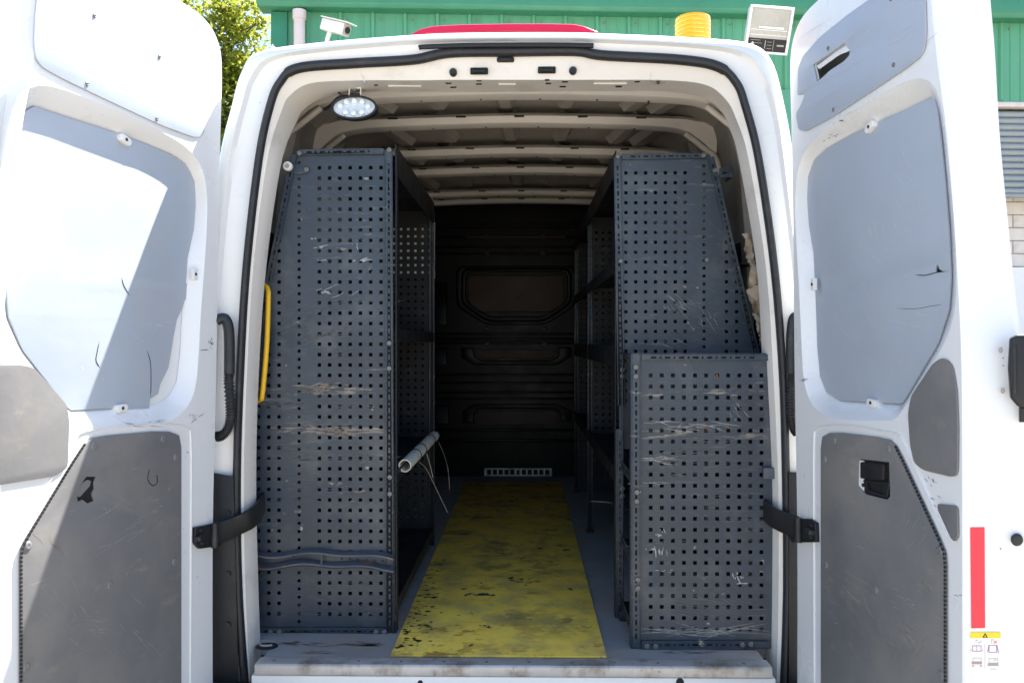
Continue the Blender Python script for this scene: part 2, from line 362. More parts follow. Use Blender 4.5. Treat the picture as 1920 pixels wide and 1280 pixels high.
# block wall under the shutter
bb(MB(), SH0 + .02, 17, -.52, -.7, 0, 5.2).build('mortar_backing', M['mortar'], bld)
bb(MB(), SH0 - .02, SH0 + .06, -.16, -.52, 0, 4.8).build('shutter_jamb', M['slat'], bld)
bk = None
for r in range(1, 24):
    for c in range(0, 9):
        uu = SH0 + .1 + c * .40 + (.20 if r % 2 else 0); zz = r * .19
        if bk is None:
            bk = MB()
            bk.add([BU * a + BN * b + Vector((0, 0, cz)) for cz in (0, .178) for a, b in ((0, -.53), (.388, -.53), (.388, -.50), (0, -.50))],
                   [(0, 3, 2, 1), (4, 5, 6, 7), (0, 1, 5, 4), (1, 2, 6, 5), (2, 3, 7, 6), (3, 0, 4, 7)])
            bk = bk.build('brick', M['brick'], bld, bevel=.006, seg=1); bk.location = bw(uu, random.uniform(-.003, .003), zz)
        else: spawn(bk, bw(uu, random.uniform(-.003, .003), zz), bld)
bb(MB(), SH0 + 1.05, SH0 + 1.9, -.2, -.4, 0, 2.62).build('white_panel_board', M['sticker'], bld, bevel=.01)
# cctv camera
cc = empty('security_camera', at(612, 92, 8.3), 'white bullet security camera mounted on the green wall beside the downpipe', 'camera')
a = at(603, 44, 8.1); b = at(659, 66, 7.9)
d = (b - a).normalized(); rgt = d.cross(Vector((0, 0, 1))).normalized(); up = rgt.cross(d)
def obox(mb, c, ax, sz):
    vs = [c + ax[0] * (i * sz[0] / 2) + ax[1] * (j * sz[1] / 2) + ax[2] * (k * sz[2] / 2) for k in (-1, 1) for i, j in ((-1, -1), (1, -1), (1, 1), (-1, 1))]
    return mb.add(vs, [(0, 3, 2, 1), (4, 5, 6, 7), (0, 1, 5, 4), (1, 2, 6, 5), (2, 3, 7, 6), (3, 0, 4, 7)])
ax = (d, rgt, up)
cdir = (Vector((.80, -.50, -.36))).normalized(); crt = cdir.cross(Vector((0, 0, 1))).normalized(); cup = crt.cross(cdir); ax = (cdir, crt, cup)
cm = at(629, 52, 8.05)
obox(MB(), cm, ax, (.42, .145, .145)).build('housing', M['sticker'], cc, bevel=.02)
obox(MB(), cm + cup * .085 + cdir * .03, ax, (.50, .175, .012)).build('sun_shield', M['sticker'], cc, bevel=.004)
obox(MB(), cm + cdir * .215, ax, (.012, .12, .12)).build('lens_bezel', M['inkgrey'], cc, bevel=.004)
MB().tube([cm + cdir * .2, cm + cdir * .228], .042, 20).build('lens', M['plastic'], cc, smooth=40)
MB().tube([cm - cup * .07 - cdir * .08, cm - cup * .16 - cdir * .09, cm - cup * .28 - cdir * .10 + Vector((0, .1, 0)), Vector((cm.x - .12, 8.75, cm.z - .42))], .03, 12).build('bracket', M['sticker'], cc, smooth=40)
# flood light
fl = empty('flood_light', at(1440, 120, 8.6), 'large white framed flood light tilted beside the open right van door', 'flood light')
fc = at(1441, 58, 8.3); fr = Vector((math.cos(R(2)), math.sin(R(2)), -.07)).normalized(); fn_ = Vector((.05, -.93, -.3)).normalized(); fu = fn_.cross(fr).normalized()
if fu.z < 0: fu = -fu
fax = (fr, fu, fn_)
def fplate(nm, u0, u1, v0, v1, n0, n1, m, bev=.004):
    return obox(MB(), fc + fr * ((u0 + u1) / 2) + fu * ((v0 + v1) / 2) + fn_ * ((n0 + n1) / 2), fax, (u1 - u0, v1 - v0, n1 - n0)).build(nm, m, fl, bevel=bev)
fplate('housing', -.275, .275, -.27, .28, -.12, 0, M['sticker'], .03)
for q in ((-.285, .285, .265, .295), (-.285, .285, -.285, -.255), (-.285, -.25, -.255, .265), (.25, .285, -.255, .265)): fplate('frame', q[0], q[1], q[2], q[3], 0.0, .03, M['clip'], .008)
fplate('glass', -.25, .25, -.1, .265, 0.001, .012, M['floodglass'])
fplate('label_plate', -.25, .25, -.255, -.1, 0.001, .022, M['plastic'])
for k in range(2): fplate('reflector_fin', -.235 + .0 * k, .235, -.06 + k * .062, -.052 + k * .062, .012, .02, M['lens'], .001)
fplate('lamp_tube', -.14, .19, .02, .05, .012, .03, M['clip'], .01)
for (x0, x1, y0, y1) in ((-.22, -.09, -.125, -.12), (-.22, -.07, -.16, -.155), (-.22, -.12, -.2, -.195), (-.03, -.02, -.22, -.12), (.08, .085, -.24, -.11), (.13, .22, -.185, -.165), (.0, .06, -.14, -.135), (.0, .06, -.18, -.175), (.0, .06, -.22, -.215)):
    fplate('label_mark', x0, x1, y0, y1, .022, .0235, M['inkgrey'], 0)
MB().tube([fc - fn_ * .1, Vector((fc.x - .05, 8.9, fc.z - .12)), Vector((fc.x - .2, 9.3, fc.z - .15))], .03, 10).build('bracket', M['plastic'], fl, smooth=40)
# conduit on green wall right of the van
cb = at(1478, 155, 8.7); bb(MB(), (cb - BO).dot(BU) - .05, (cb - BO).dot(BU) + .15, .09, 0, cb.z - 2.6, cb.z).build('cable_cover', M['green'], bld, bevel=.01)
# ------------------------------------------------------------------ low building far left
an = empty('low_outbuilding', (-10, 17, 0), 'low dark outbuilding with a teal fascia glimpsed left of the van', 'building')
q0 = at(330, 228, 17); q1 = at(470, 228, 17)
MB().box((q0.x, 17, 0), (q1.x, 20, q0.z - .45)).build('wall', M['teal'], an)
MB().box((q0.x - .2, 16.8, q0.z - .42), (q1.x + .2, 20.2, q0.z)).build('fascia', M['teal'], an, bevel=.02)
for k in range(8): MB().box((q0.x + .3 + k * .4, 16.95, .5), (q0.x + .33 + k * .4, 16.999, q0.z - .5)).build('wall_batten', M['greendk'], an)
# ------------------------------------------------------------------ trees
def tree(base, H, crown, label, n_leaf, seed, ls=.11):
    rg = random.Random(seed)
    t = empty('broadleaf_tree', base, label, 'tree', None)
    mb = MB(); tips = []
    top = base + Vector((.2, 0, H * .62))
    mb.tube(cr([base, base + Vector((.1, .1, H * .3)), top], 5), .2, 10, rfun=lambda i: .24 - i * .013)
    for k in range(26):
        c, rad = crown[k % len(crown)]
        s_ = base.lerp(top, rg.uniform(.45, 1))
        while True:
            v = Vector((rg.uniform(-1, 1), rg.uniform(-1, 1), rg.uniform(-1, 1)))
            if v.length < 1: break
        e = c + Vector((v.x * rad[0], v.y * rad[1], v.z * rad[2])) * .85
        m_ = s_.lerp(e, .5) + Vector((0, 0, .25))
        P = cr([s_, m_, e], 4); mb.tube(P, .05, 6, rfun=lambda i: .075 - i * .008)
        for j in range(5):
            p = P[rg.randint(3, len(P) - 1)]; w = Vector((rg.uniform(-1, 1), rg.uniform(-1, 1), rg.uniform(-.5, 1))) * .8
            mb.tube([p, p + w * .5, p + w], .015, 5); tips.append(p + w)
    mb.build('trunk', M['bark'], t, smooth=40)
    lf = MB(); clumps = []
    for c, rad in crown:
        for _ in range(int(26 * rad[0] * rad[2] + 10)):
            while True:
                v = Vector((rg.uniform(-1, 1), rg.uniform(-1, 1), rg.uniform(-1, 1)))
                if .35 < v.length < 1: break
            clumps.append(c + Vector((v.x * rad[0], v.y * rad[1], v.z * rad[2])))
    clumps += tips
    for i in range(n_leaf):
        c = rg.choice(clumps); r_ = abs(rg.gauss(0, .24))
        v = Vector((rg.gauss(0, 1), rg.gauss(0, 1), rg.gauss(0, .6))).normalized() * r_ * 1.3
        p = c + v; a = Vector((rg.uniform(-1, 1), rg.uniform(-1, 1), rg.uniform(-.9, .2))).normalized(); b = a.cross(Vector((rg.uniform(-1, 1), rg.uniform(-1, 1), 1))).normalized()
        s_ = ls * rg.uniform(.6, 1.2)
        lf.v += [p, p + a * s_ * .5 + b * s_ * .28, p + a * s_, p + a * s_ * .5 - b * s_ * .28]; k = len(lf.v); lf.f.append((k - 4, k - 3, k - 2, k - 1))
    me = bpy.data.meshes.new('crown'); me.from_pydata([tuple(v) for v in lf.v], [], lf.f); me.materials.append(M['leaf']); link('crown', me, t)
    return t
c0 = at(330, 110, 13.5); c1 = at(395, 60, 13); c2 = at(450, 150, 13.5); c3 = at(250, 60, 13); c4 = at(380, 190, 13); c5 = at(432, 30, 13); c6 = at(500, 125, 13.5)
tree(Vector((c0.x, 13.6, 0)), 7, [(c0, (1.1, 1.0, 1.0)), (c1, (.75, .8, .65)), (c2, (.42, .7, .45)), (c3, (1.2, 1, 1.1)), (c4, (.7, .7, .55)), (c5, (.15, .4, .32)), (c6, (.30, .4, .16))],
     'sunlit yellow green leafy tree between the left van door and the building', 34000, 3)
# ------------------------------------------------------------------ VAN
van = empty('cargo_van', (0, 2.5, 0), 'white high roof cargo van seen from behind with both rear doors open', 'van')
O = [(372,1295),(370,1100),(370,900),(374,700),(385,500),(411,300),(434,200),(453,135),(485,98),(600,80),(775,66),(850,62.5),(960,61),(1075,61.5),(1125,63),(1300,71),(1405,82),(1447,115),(1471,200),(1488,300),(1512,500),(1530,700),(1540,900),(1543,1100),(1543,1295)]
G1 = [(395,1295),(393,1100),(393,900),(398,700),(408,500),(430,300),(452,200),(471,142),(508,107),(610,90),(775,76),(850,73),(960,72),(1075,72),(1125,74),(1290,82),(1385,95),(1427,128),(1453,200),(1470,300),(1493,500),(1508,700),(1515,900),(1517,1100),(1517,1295)]
G2 = [(432,1295),(422,1100),(420,900),(426,700),(436,500),(460,300),(481,200),(500,152),(535,119),(640,107),(775,98),(850,89),(960,86),(1075,86),(1125,92),(1280,101),(1358,115),(1399,150),(1425,200),(1445,300),(1472,500),(1488,700),(1495,900),(1497,1100),(1494,1295)]
Sl = [(462,1295),(449,1100),(446,900),(452,700),(464,500),(487,300),(508,200),(527,156),(560,130),(660,121),(775,114),(845,101),(960,99),(1078,98),(1130,106),(1272,114),(1345,127),(1379,157),(1396,200),(1421,300),(1450,500),(1466,700),(1472,900),(1474,1100),(1468,1295)]
F0 = [(470,1295),(460,1100),(457,900),(463,700),(475,500),(501,300),(528,208),(545,178),(585,156),(680,151),(775,151),(850,150),(960,150),(1075,150),(1125,150),(1255,151),(1325,160),(1362,188),(1381,225),(1404,300),(1436,500),(1450,700),(1459,900),(1460,1100),(1456,1295)]
F1 = [(482,1295),(475,1100),(471,900),(476,700),(490,500),(519,300),(549,220),(563,197),(600,176),(680,164),(775,164),(850,164),(960,164),(1075,163),(1125,163),(1250,163),(1325,176),(1360,203),(1377,238),(1394,300),(1427,500),(1438,700),(1447,900),(1447,1100),(1444,1295)]
def ringw(K, Y): return cr([at(x, y, Y) for x, y in K], 8)
rO = ringw(O, .125); rG1 = ringw(G1, .09); rG1b = [p.lerp(q, .12) + Vector((0, -.002, 0)) for p, q in zip(rG1, rO)]
rG2 = ringw(G2, .115); rS = ringw(Sl, .12); rF0 = ringw(F0, .125); rF1 = ringw(F1, .17)
def slope(r, k):
    out = []
    for p in r:
        f = max(0, min(1, (p.z - 2.15) / .12)); d = p - CAM; out.append(CAM + d * ((p.y + k * f - CAM.y) / d.y))
    return out
rF0 = slope(rF0, .02); rF1 = slope(rF1, .07)
cen = Vector((0, 0, 1.6))
def grow(r, k, Y):
    out = []
    for p in r:
        d = Vector((p.x, 0, (p.z - 1.5) * (1 if p.z > 1.5 else 0))).normalized(); q = p + d * k; q.y = Y; out.append(q)
    return out
def up_(r, k): return [p + Vector((0, 0, k * max(0, min(1, (p.z - 2.3) / .2)))) for p in r]
body = MB().loft([up_(grow(rO, .012, 5.0), .04), up_(grow(rO, .012, .5), .035), grow(rO, .012, .22), grow(rO, .006, .15), rO, [p.lerp(q, .45) + Vector((0, -.012, 0)) for p, q in zip(rO, rG1)], rG1,
                  [p.lerp(q, .25) + Vector((0, .012, 0)) for p, q in zip(rG1, rG2)], [p.lerp(q, .6) + Vector((0, .006, 0)) for p, q in zip(rG1, rG2)], rG2, rS])
body.build('body_shell', M['paint'], van, smooth=50)
flg = MB().loft([rS, [p.lerp(q, .3) + Vector((0, -.004, 0)) for p, q in zip(rS, rF0)], rF0, [p.lerp(q, .5) + Vector((0, .0, 0)) for p, q in zip(rF0, rF1)], rF1, [p + Vector((0, .05, 0)) for p in rF1]])
flg.build('door_opening_flange', M['paint_in'], van, smooth=35)
# rubber seal
seal = MB(); rings = []
for i, p in enumerate(rS):
    d = (rS[min(i + 1, len(rS) - 1)] - rS[max(i - 1, 0)]).normalized(); a = d.cross(Vector((0, 1, 0))).normalized()
    w = .0115 + (.0035 if d.x > .8 else 0)
    rings.append([p + a * (w * math.cos(t)) + Vector((0, -.004 - .022 * max(0, math.sin(t)) ** .6, 0)) for t in [math.pi * j / 8 for j in range(9)]])
seal.loft(rings).build('door_seal', M['rubber'], van, smooth=60)
# header trim strip
st = [at(x, y, .088) for x, y in ((785, 90), (800, 88), (880, 85.5), (960, 85), (1040, 85), (1113, 86))]
MB().sweep(cr(st, 4), [(-.0065, -.006), (.0065, -.006), (.0065, .006), (-.0065, .006)], Vector((0, 1, 0))).build('rain_strip', M['plastic'], van, bevel=.002)
# brake lamp on the roof edge
bl = [(772, 70), (790, 60), (815, 54.5), (870, 51.5), (960, 50), (1030, 50), (1075, 51), (1095, 55), (1122, 66), (1122, 76), (960, 74), (772, 80)]
plate('high_brake_lamp', [tuple(p) for p in rnd(pz(bl, .2), .01)], [], .06, planeXZ(.2), M['red'], van, bevel=.008)
bl2 = [(798, 60.8), (960, 57), (1098, 60), (1098, 61.5), (960, 58.5), (798, 62.3)]
plate('lamp_groove', pz(bl2, .165), [], .004, planeXZ(.1685), M['redtape'], van)
# amber beacon
bc = at(1299, 66, .42)
ba = empty('amber_beacon', Vector((bc.x, .42, 2.53)), 'round amber warning beacon on the right of the van roof', 'beacon')
r0 = .0615; zt = at(1299, 34, .42).z; zb = 2.545
pr = [(0.001, zb), (r0 * .98, zb), (r0, zb + .005)]
n = 9
for i in range(n):
    z0 = zb + .006 + (zt - zb - .018) * i / n; pr += [(r0 * 1.0, z0), (r0 * 1.0, z0 + (zt - zb) / n * .55), (r0 * .97, z0 + (zt - zb) / n * .75)]
pr += [(r0 * .99, zt - .010), (r0 * .96, zt - .003), (r0 * .8, zt), (0.001, zt + .001)]
MB().lathe((bc.x, .42, 0), pr, 36).build('lens', M['amber'], ba, smooth=25)
MB().lathe((bc.x, .42, 0), [(.001, zb + .004), (.035, zb + .004), (.035, zt - .04), (.02, zt - .03), (.001, zt - .03)], 24).build('core', M['amberdark'], ba, smooth=40)
MB().lathe((bc.x, .42, 0), [(.001, 2.535), (.07, 2.535), (.07, 2.548), (.066, 2.552), (.001, 2.552)], 36).build('base', M['plastic'], ba, smooth=40)
# --- header details
def disc(name, px, py, Y, r, h, m, parent, seg=20, yoff=0):
    c = at(px, py, Y); return MB().lathe((c.x, c.y, c.z), [(.0005, -h), (r * .8, -h), (r, -h * .7), (r, .004)], seg, 'Y').build(name, m, parent, smooth=40)
for px, py in ((850, 137), (1074, 134)):
    b_ = disc('rubber_buffer', px, py, .137, .012, .016, M['rubber'], van); disc('buffer_screw', px, py, .121, .005, .003, M['plastic'], b_, 10)
for px, py in ((899, 137), (1025, 135)):
    c = at(px, py, .147)
    k_ = plate('latch_keeper', [tuple(p) for p in rnd(sq(c.x, c.z, .056, .021), .004)], [], .006, planeXZ(.130), M['holeink'], van, bevel=.001)
    MB().bar((c.x - .02, .1225, c.z - .002), (c.x + .02, .1225, c.z - .002), .007, .007).box((c.x - .024, .1225, c.z - .008), (c.x - .016, .143, c.z + .008)).box((c.x + .012, .1225, c.z - .008), (c.x + .020, .143, c.z + .008)).build('striker', M['plastic'], k_, bevel=.0015)
c = at(948, 115, .135); b_ = plate('release_button', [tuple(p) for p in rnd(sq(c.x, c.z, .055, .016), .008, 6)], [], .008, planeXZ(.122), M['plastic'], van, bevel=.002)
plate('button_face', [tuple(p) for p in rnd(sq(c.x, c.z, .03, .007), .003)], [], .004, planeXZ(.1165), M['rubber'], b_, bevel=.001)
for px, py, w, h in ((898, 151.5, .016, .004), (898, 157.5, .018, .005), (1026, 150.5, .015, .004), (1028, 156.5, .018, .004), (841, 156, .019, .005), (1059, 153.5, .019, .004), (705, 160, .012, .003), (1195, 153.5, .016, .003), (850, 164, .02, .003), (1055, 163, .02, .003), (1160, 163, .02, .003)):
    yy_ = .142 + max(0, py - 150) / 14 * .092; c = at(px, py, yy_); plate('header_hole', [tuple(p) for p in rnd(sq(c.x, c.z, w, h), h / 2, 4)], [], .006, planeXZ(yy_), M['holeink'], van)
for (x0, x1, y) in ((728, 790, 161), (935, 967, 157.5), (1113, 1175, 156.5)):
    yy_ = .146 + max(0, y - 150) / 14 * .092; c0_ = at(x0, y, yy_); c1_ = at(x1, y, yy_); MB().tube([c0_, c1_], .004, 8).build('header_swage', M['paint_in'], van, smooth=60)
MB().tube(cr([at(x, y, .134) for x, y in ((673, 127), (677, 138), (683, 149), (684, 155))], 3), .0012, 6).build('sealant_bead', M['ribpaint'], van)
MB().tube(cr([at(x, y, .134) for x, y in ((1224, 122), (1221, 134), (1220, 147))], 3), .001, 6).build('sealant_bead', M['ribpaint'], van)
c = at(1234, 154, .168)
b_ = plate('roof_grommet', [(c.x - .026, c.z), (c.x, c.z + .009), (c.x + .026, c.z), (c.x, c.z - .009)], [], .008, planeXZ(.164), M['lining'], van, bevel=.002)
disc('grommet_plug', 1234, 154, .160, .006, .003, M['rubber'], b_, 12)
# header closing wall between flange and roof
def rf(x): return 2.548 - .040 * (abs(x) / .8) ** 2.2 - (.09 * max(0, abs(x) - .70) / .14)
XS = [i * .84 / 14 for i in range(-14, 15)]
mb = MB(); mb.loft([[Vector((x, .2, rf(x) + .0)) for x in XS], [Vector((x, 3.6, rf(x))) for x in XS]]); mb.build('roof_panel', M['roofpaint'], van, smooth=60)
mb = MB()
hp = [(p.x, p.z) for p in rF1]
mb.loft([[p + Vector((0, .05, 0)) for p in rF1], [p + Vector((0, .052, 0)) + (Vector((p.x, 0, 0)).normalized() * .05 if p.z < 2.25 else Vector((0, 0, .03))) for p in rF1]])
mb.build('pillar_inner_panel', M['lining'], van, smooth=40)
# side walls (steel lining)
for s, nm in ((-1, 'side_wall'), (1, 'side_wall')):
    P = [(.90, .50), (.905, 1.0), (.905, 1.5), (.89, 1.9), (.865, 2.2), (.825, 2.40), (.78, 2.53)]
    mb = MB(); mb.loft([[Vector((s * x, y, z)) for x, z in P] for y in (.2, 3.6)]).build(nm, M['lining'], van, smooth=60)
    for y in (.62, 1.3, 2.1, 2.9):
        mb = MB(); mb.loft([[Vector((s * (x - .001), y + dy, z)) for x, z in P] for dy in (-.05,)] + [[Vector((s * (x - .03), y + dy, z)) for x, z in P] for dy in (-.035, .035)] + [[Vector((s * (x - .001), y + .05, z)) for x, z in P]]).build('wall_pillar', M['lining'], van, smooth=30)
# roof ribs
def rib_profile(k):
    sh = {0: 0, 1: .01}.get(k, .02)
    L = [(-.835, .79, .93), (-.80, .845, .955), (-.76, .885, .965), (-.72, .912, .975), (-.62, .933, .978), (-.4, .945, .985), (0, .955, .995), (.4, .947, .988), (.62, .935, .98), (.70, .918, .976), (.74, .892, .968), (.79, .85, .958), (.83, .79, .93)]
    return L
ribY = [.53, .93, 1.49, 1.93, 2.62, 2.90]
for k, y0 in enumerate(ribY):
    rings = [[], [], [], [], [], []]
    for x, zl, zh in [tuple(v) for v in cr([Vector(q) for q in rib_profile(k)], 4)]:
        zl = 1.56 + zl * .94 + (.004 if k > 3 else 0); zh = 1.56 + zh * .94 - .009
        w = .068 if k < 5 else .05
        rings[0].append(Vector((x, y0 + .02, zh + .02))); rings[1].append(Vector((x, y0 - .014, zh)))
        rings[2].append(Vector((x, y0, zl + .004))); rings[3].append(Vector((x, y0 + .008, zl))); rings[4].append(Vector((x, y0 + w, zl))); rings[5].append(Vector((x, y0 + w + .015, zh + .02)))
    rb_ = MB().loft(rings).build('roof_rib', M['ribpaint'], van, smooth=30)
    # dark clips along the top of each rib, small holes along its face
    for x in (-.50, -.22, .02, .28, .52):
        MB().box((x - .02, y0 - .020, 2.480 - .03 * x * x), (x + .02, y0 + .0, 2.487 - .03 * x * x)).build('rib_pad', M['rubber'], rb_)
    for x in (-.78, -.745, -.52, -.34, -.12, .10, .31, .50, .66, .76):
        zz = [z_ for (xx, z_, zh) in rib_profile(k) if abs(xx - x) < .12]
        zl = 1.56 + .897 - .012 * (abs(x) / .5) ** 2 - (0.03 if abs(x) > .74 else 0)
        MB().lathe((x, y0 + .05, zl), [(.004, -.002), (.004, .004)], 8, 'Z').build('rib_hole', M['holeink'], rb_)
    # longitudinal stiffeners to the next rib
    if k < 4:
        y1 = ribY[k + 1]
        for x, tw in ((-.62, .10), (-.36, .05), (-.05 + .01 * k, .015), (.24, -.03), (.55, -.08), (.68, -.1)):
            zz = rf(x) - .001
            MB().loft([[Vector((x - .045, y0 + .07, zz)), Vector((x - .022, y0 + .07, zz - .030)), Vector((x + .022, y0 + .07, zz - .030)), Vector((x + .045, y0 + .07, zz))],
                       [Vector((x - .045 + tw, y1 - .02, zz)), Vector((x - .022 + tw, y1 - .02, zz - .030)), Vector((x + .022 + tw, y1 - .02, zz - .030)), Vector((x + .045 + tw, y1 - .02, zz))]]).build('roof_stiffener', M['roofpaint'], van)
# gusset brackets where the ribs land on the sides
for k in (0, 1):
    for s in (-1, 1):
        y0 = ribY[k]
        MB().tube(cr([Vector((s * .70, y0 - .01, 2.41)), Vector((s * .775, y0 - .01, 2.35)), Vector((s * .825, y0 - .01, 2.31)), Vector((s * .84, y0 - .02, 2.24))], 4), .012, 10).build('rib_gusset', M['ribpaint'], van, smooth=50)
# floor
FZ = .58
MB().box((-.93, .222, FZ - .05), (.93, 3.6, FZ)).box((at(483, 1245, .03).x + .004, .06, FZ - .05), (at(1443, 1245, .03).x - .004, .222, FZ)).build('load_floor', M['floor'], van)
# tie down recess, left rear
c = at(500, 1215, .16)
fxy = lambda u, v, w: Vector((c.x + u, .16 + v, FZ + .0022 + w))
b_ = plate('tie_down_cup', [(.036 * math.cos(2 * math.pi * k / 28), .030 * math.sin(2 * math.pi * k / 28)) for k in range(28)], [], .003, fxy, M['rackdark'], van, bevel=.001)
MB().tube(cr([(c.x - .022, .162, FZ + .006), (c.x - .006, .148, FZ + .008), (c.x + .018, .158, FZ + .006)], 5), .0035, 8).build('tie_down_ring', M['lining'], b_, smooth=50)
scuffs('scuff_marks', lambda x, y: (lambda q: Vector((CAM.x + q.x * (CAM.z - FZ - .001) / -q.z, CAM.y + q.y * (CAM.z - FZ - .001) / -q.z, FZ + .001)))(ray(x, y)), M['scufftan'], [(560, 1205, 70, 6, 14, .05, 2.4), (680, 1208, 80, 7, 14, -.05, 2.4), (610, 1222, 60, 8, 10, .1, 2.2), (1300, 1222, 90, 3, 8, 0, 1.6)], van, 41)
# sill plate
L0 = at(483, 1245, .03).x; L1 = at(1443, 1245, .03).x
MB().loft([[Vector((x, y, z)) for y, z in ((.075, FZ + .001), (.055, FZ + .006), (.005, FZ + .006), (0.0, FZ + .001), (0.0, FZ - .025), (.003, FZ - .028), (.075, FZ - .028))] for x in (L0, L1)], True, True).build('aluminium_sill', M['alu'], van, bevel=.001)
for x in [L0 + .05 + i * .13 for i in range(12)]:
    if x < L1: MB().lathe((x, .03, FZ + .006), [(.0006, .0015), (.004, .0015), (.005, 0)], 10).build('rivet', M['bolt'], van)
MB().box((L0 - .012, .004, .30), (L1 + .012, .08, FZ - .0285)).build('rear_cross_member', M['paint'], van, bevel=.006)
disc('tow_hole', 1275, 1278, .004, .012, .001, M['holeink'], van); disc('tow_hole', 788, 1279, .004, .008, .001, M['holeink'], van)
MB().box((-.96, -.10, .34), (.96, .10, .50)).build('rear_bumper', M['plastic'], van, bevel=.02)
for s, x0, x1 in ((-1, 392, 440), (1, 1479, 1520)):
    p0 = at(x0, 888, .084); p1 = at(x1, 1300, .084)
    MB().add([at(x0, 884, .086), at(x1 - 2, 893 + (0 if s < 0 else -8), .086), at(x1 + 8 * (s < 0), 1300, .086), at(x0, 1300, .086),
              at(x0, 884, .112), at(x1 - 2, 893, .112), at(x1 + 8 * (s < 0), 1300, .112), at(x0, 1300, .112)],
             [(0, 1, 2, 3), (4, 5, 6, 7), (0, 1, 5, 4), (1, 2, 6, 5), (2, 3, 7, 6), (3, 0, 4, 7)]).build('lamp_corner_trim', M['plastic'], van, bevel=.003)
    for yy in (960, 1075, 1170):
        c = at((x0 + x1) / 2 + 8 - 4 * s, yy, .084); MB().lathe(c, [(.001, -.006), (.008, -.006), (.009, 0)], 12, 'Y').build('trim_screw', M['rubber'], van)
for sx in (-.86, .86):
    for wy in (1.3, 4.6):
        b_ = MB().lathe((sx, wy, .35), [(.2, -.12), (.33, -.12), (.35, -.09), (.35, .09), (.33, .12), (.2, .12)], 40, 'X').build('wheel', M['rubber'], van, smooth=40)
        MB().lathe((sx, wy, .35), [(.001, -.08), (.19, -.10), (.2, -.11), (.2, .11), (.19, .10), (.001, .08)], 32, 'X').build('rim', M['bolt'], b_, smooth=40)
MB().box((-.95, .25, .28), (.95, 5.0, .50)).build('underbody', M['plastic'], van, bevel=.01)
# cab block ahead of the bulkhead
MB().loft([[Vector((x * k, y, z)) for x, z in ((-.98, .4), (-.99, 1.5), (-.85, zt_), (.85, zt_), (.99, 1.5), (.98, .4))] for y, k, zt_ in ((5.0, 1, 2.5), (5.5, .97, 2.2), (6.1, .93, 1.35), (6.6, .85, 1.1), (6.75, .8, .9))], True, True).build('cab_shell', M['paint'], van, smooth=30)
# bulkhead
BY = 3.45
bh = plate('bulkhead', [(-.93, .9), (.93, .9), (.93, 2.62), (-.93, 2.62)], [], .02, planeXZ(BY + .011), M['black'], van)
MB().box((-.93, BY + .10, FZ), (.93, BY + .12, .93)).build('bulkhead_lower_panel', M['black'], van)
MB().box((-.93, BY + .0, .84), (.93, BY + .10, .90)).build('bulkhead_beam', M['black'], van)
def bplate(name, pts, h, rad, m=M['black'], holes=(), bev=.006):
    return plate(name, [tuple(p) for p in rnd(pz(pts, BY), rad)], [[tuple(p) for p in rnd(pz(hh, BY), rad)] for hh in holes], h, planeXZ(BY - h / 2), m, bh, bevel=bev)
o1 = [(860, 499), (1076, 499), (1079, 512), (1078, 575), (1022, 609), (912, 609), (856, 575), (855, 512)]
o2 = [(867, 504), (1071, 504), (1071, 568), (1020, 602), (914, 602), (865, 568)]
o3 = [(874, 510), (1063, 510), (1063, 566), (1016, 594), (918, 594), (874, 566)]
o4 = [(878, 516), (1057, 516), (1057, 566), (1040, 585), (898, 585), (878, 566)]
bplate('window_blank_rim', o1, .02, .05, holes=[o2]); bplate('window_blank_rim', o2, .045, .05, holes=[o3])
bplate('window_blank', o4, .03, .03, M['blank'])
for y0, y1, h in ((420, 424, .015), (427, 430, .02), (443, 448, .02), (462, 466, .02), (474, 478, .02), (624, 628, .02), (633, 638, .03), (641, 645, .02), (700, 704, .02), (715, 719, .015), (733, 737, .02), (745, 749, .015), (803, 808, .02), (822, 828, .02)):
    bplate('pressed_rib', [(800, y0), (1100, y0), (1100, y1), (800, y1)], h, .005, bev=.004)
bplate('top_channel', [(875, 444), (905, 444), (1020, 444), (1060, 444), (1060, 447), (875, 447)], .03, .002, M['blank'], bev=.002)
for (x, y) in ((913, 445), (1018, 445), (913, 477), (1018, 477), (914, 617), (1020, 617), (914, 645), (1020, 645)):
    bplate('clip_slot', [(x - 4, y - 4), (x + 4, y - 4), (x + 4, y + 3), (x - 4, y + 3)], .034, .001, M['rubber'], bev=.002)
bplate('handle_pressing', [(865, 652), (888, 652), (890, 668), (905, 676), (1030, 676), (1047, 668), (1047, 651), (1071, 651), (1071, 668), (1045, 684), (888, 684), (865, 670)], .022, .008)
bplate('handle_pressing', [(868, 792), (868, 770), (890, 757), (1045, 757), (1071, 770), (1071, 790), (1051, 790), (1049, 774), (1038, 766), (900, 766), (890, 774), (889, 792)], .022, .008)
bplate('flat_pressing', [(893, 655), (1043, 655), (1043, 664), (1028, 672), (907, 672), (893, 664)], .012, .006, M['blank'], bev=.003)
bplate('flat_pressing', [(895, 795), (1045, 795), (1045, 776), (1036, 770), (902, 770), (895, 776)], .012, .006, M['blank'], bev=.003)
for x0, x1, y0, y1 in ((816, 838, 530, 610), (816, 838, 652, 684), (816, 842, 760, 795)):
    bplate('side_pressing', [(x0, y0), (x1, y0), (x1, y1), (x0, y1)], .01, .004)
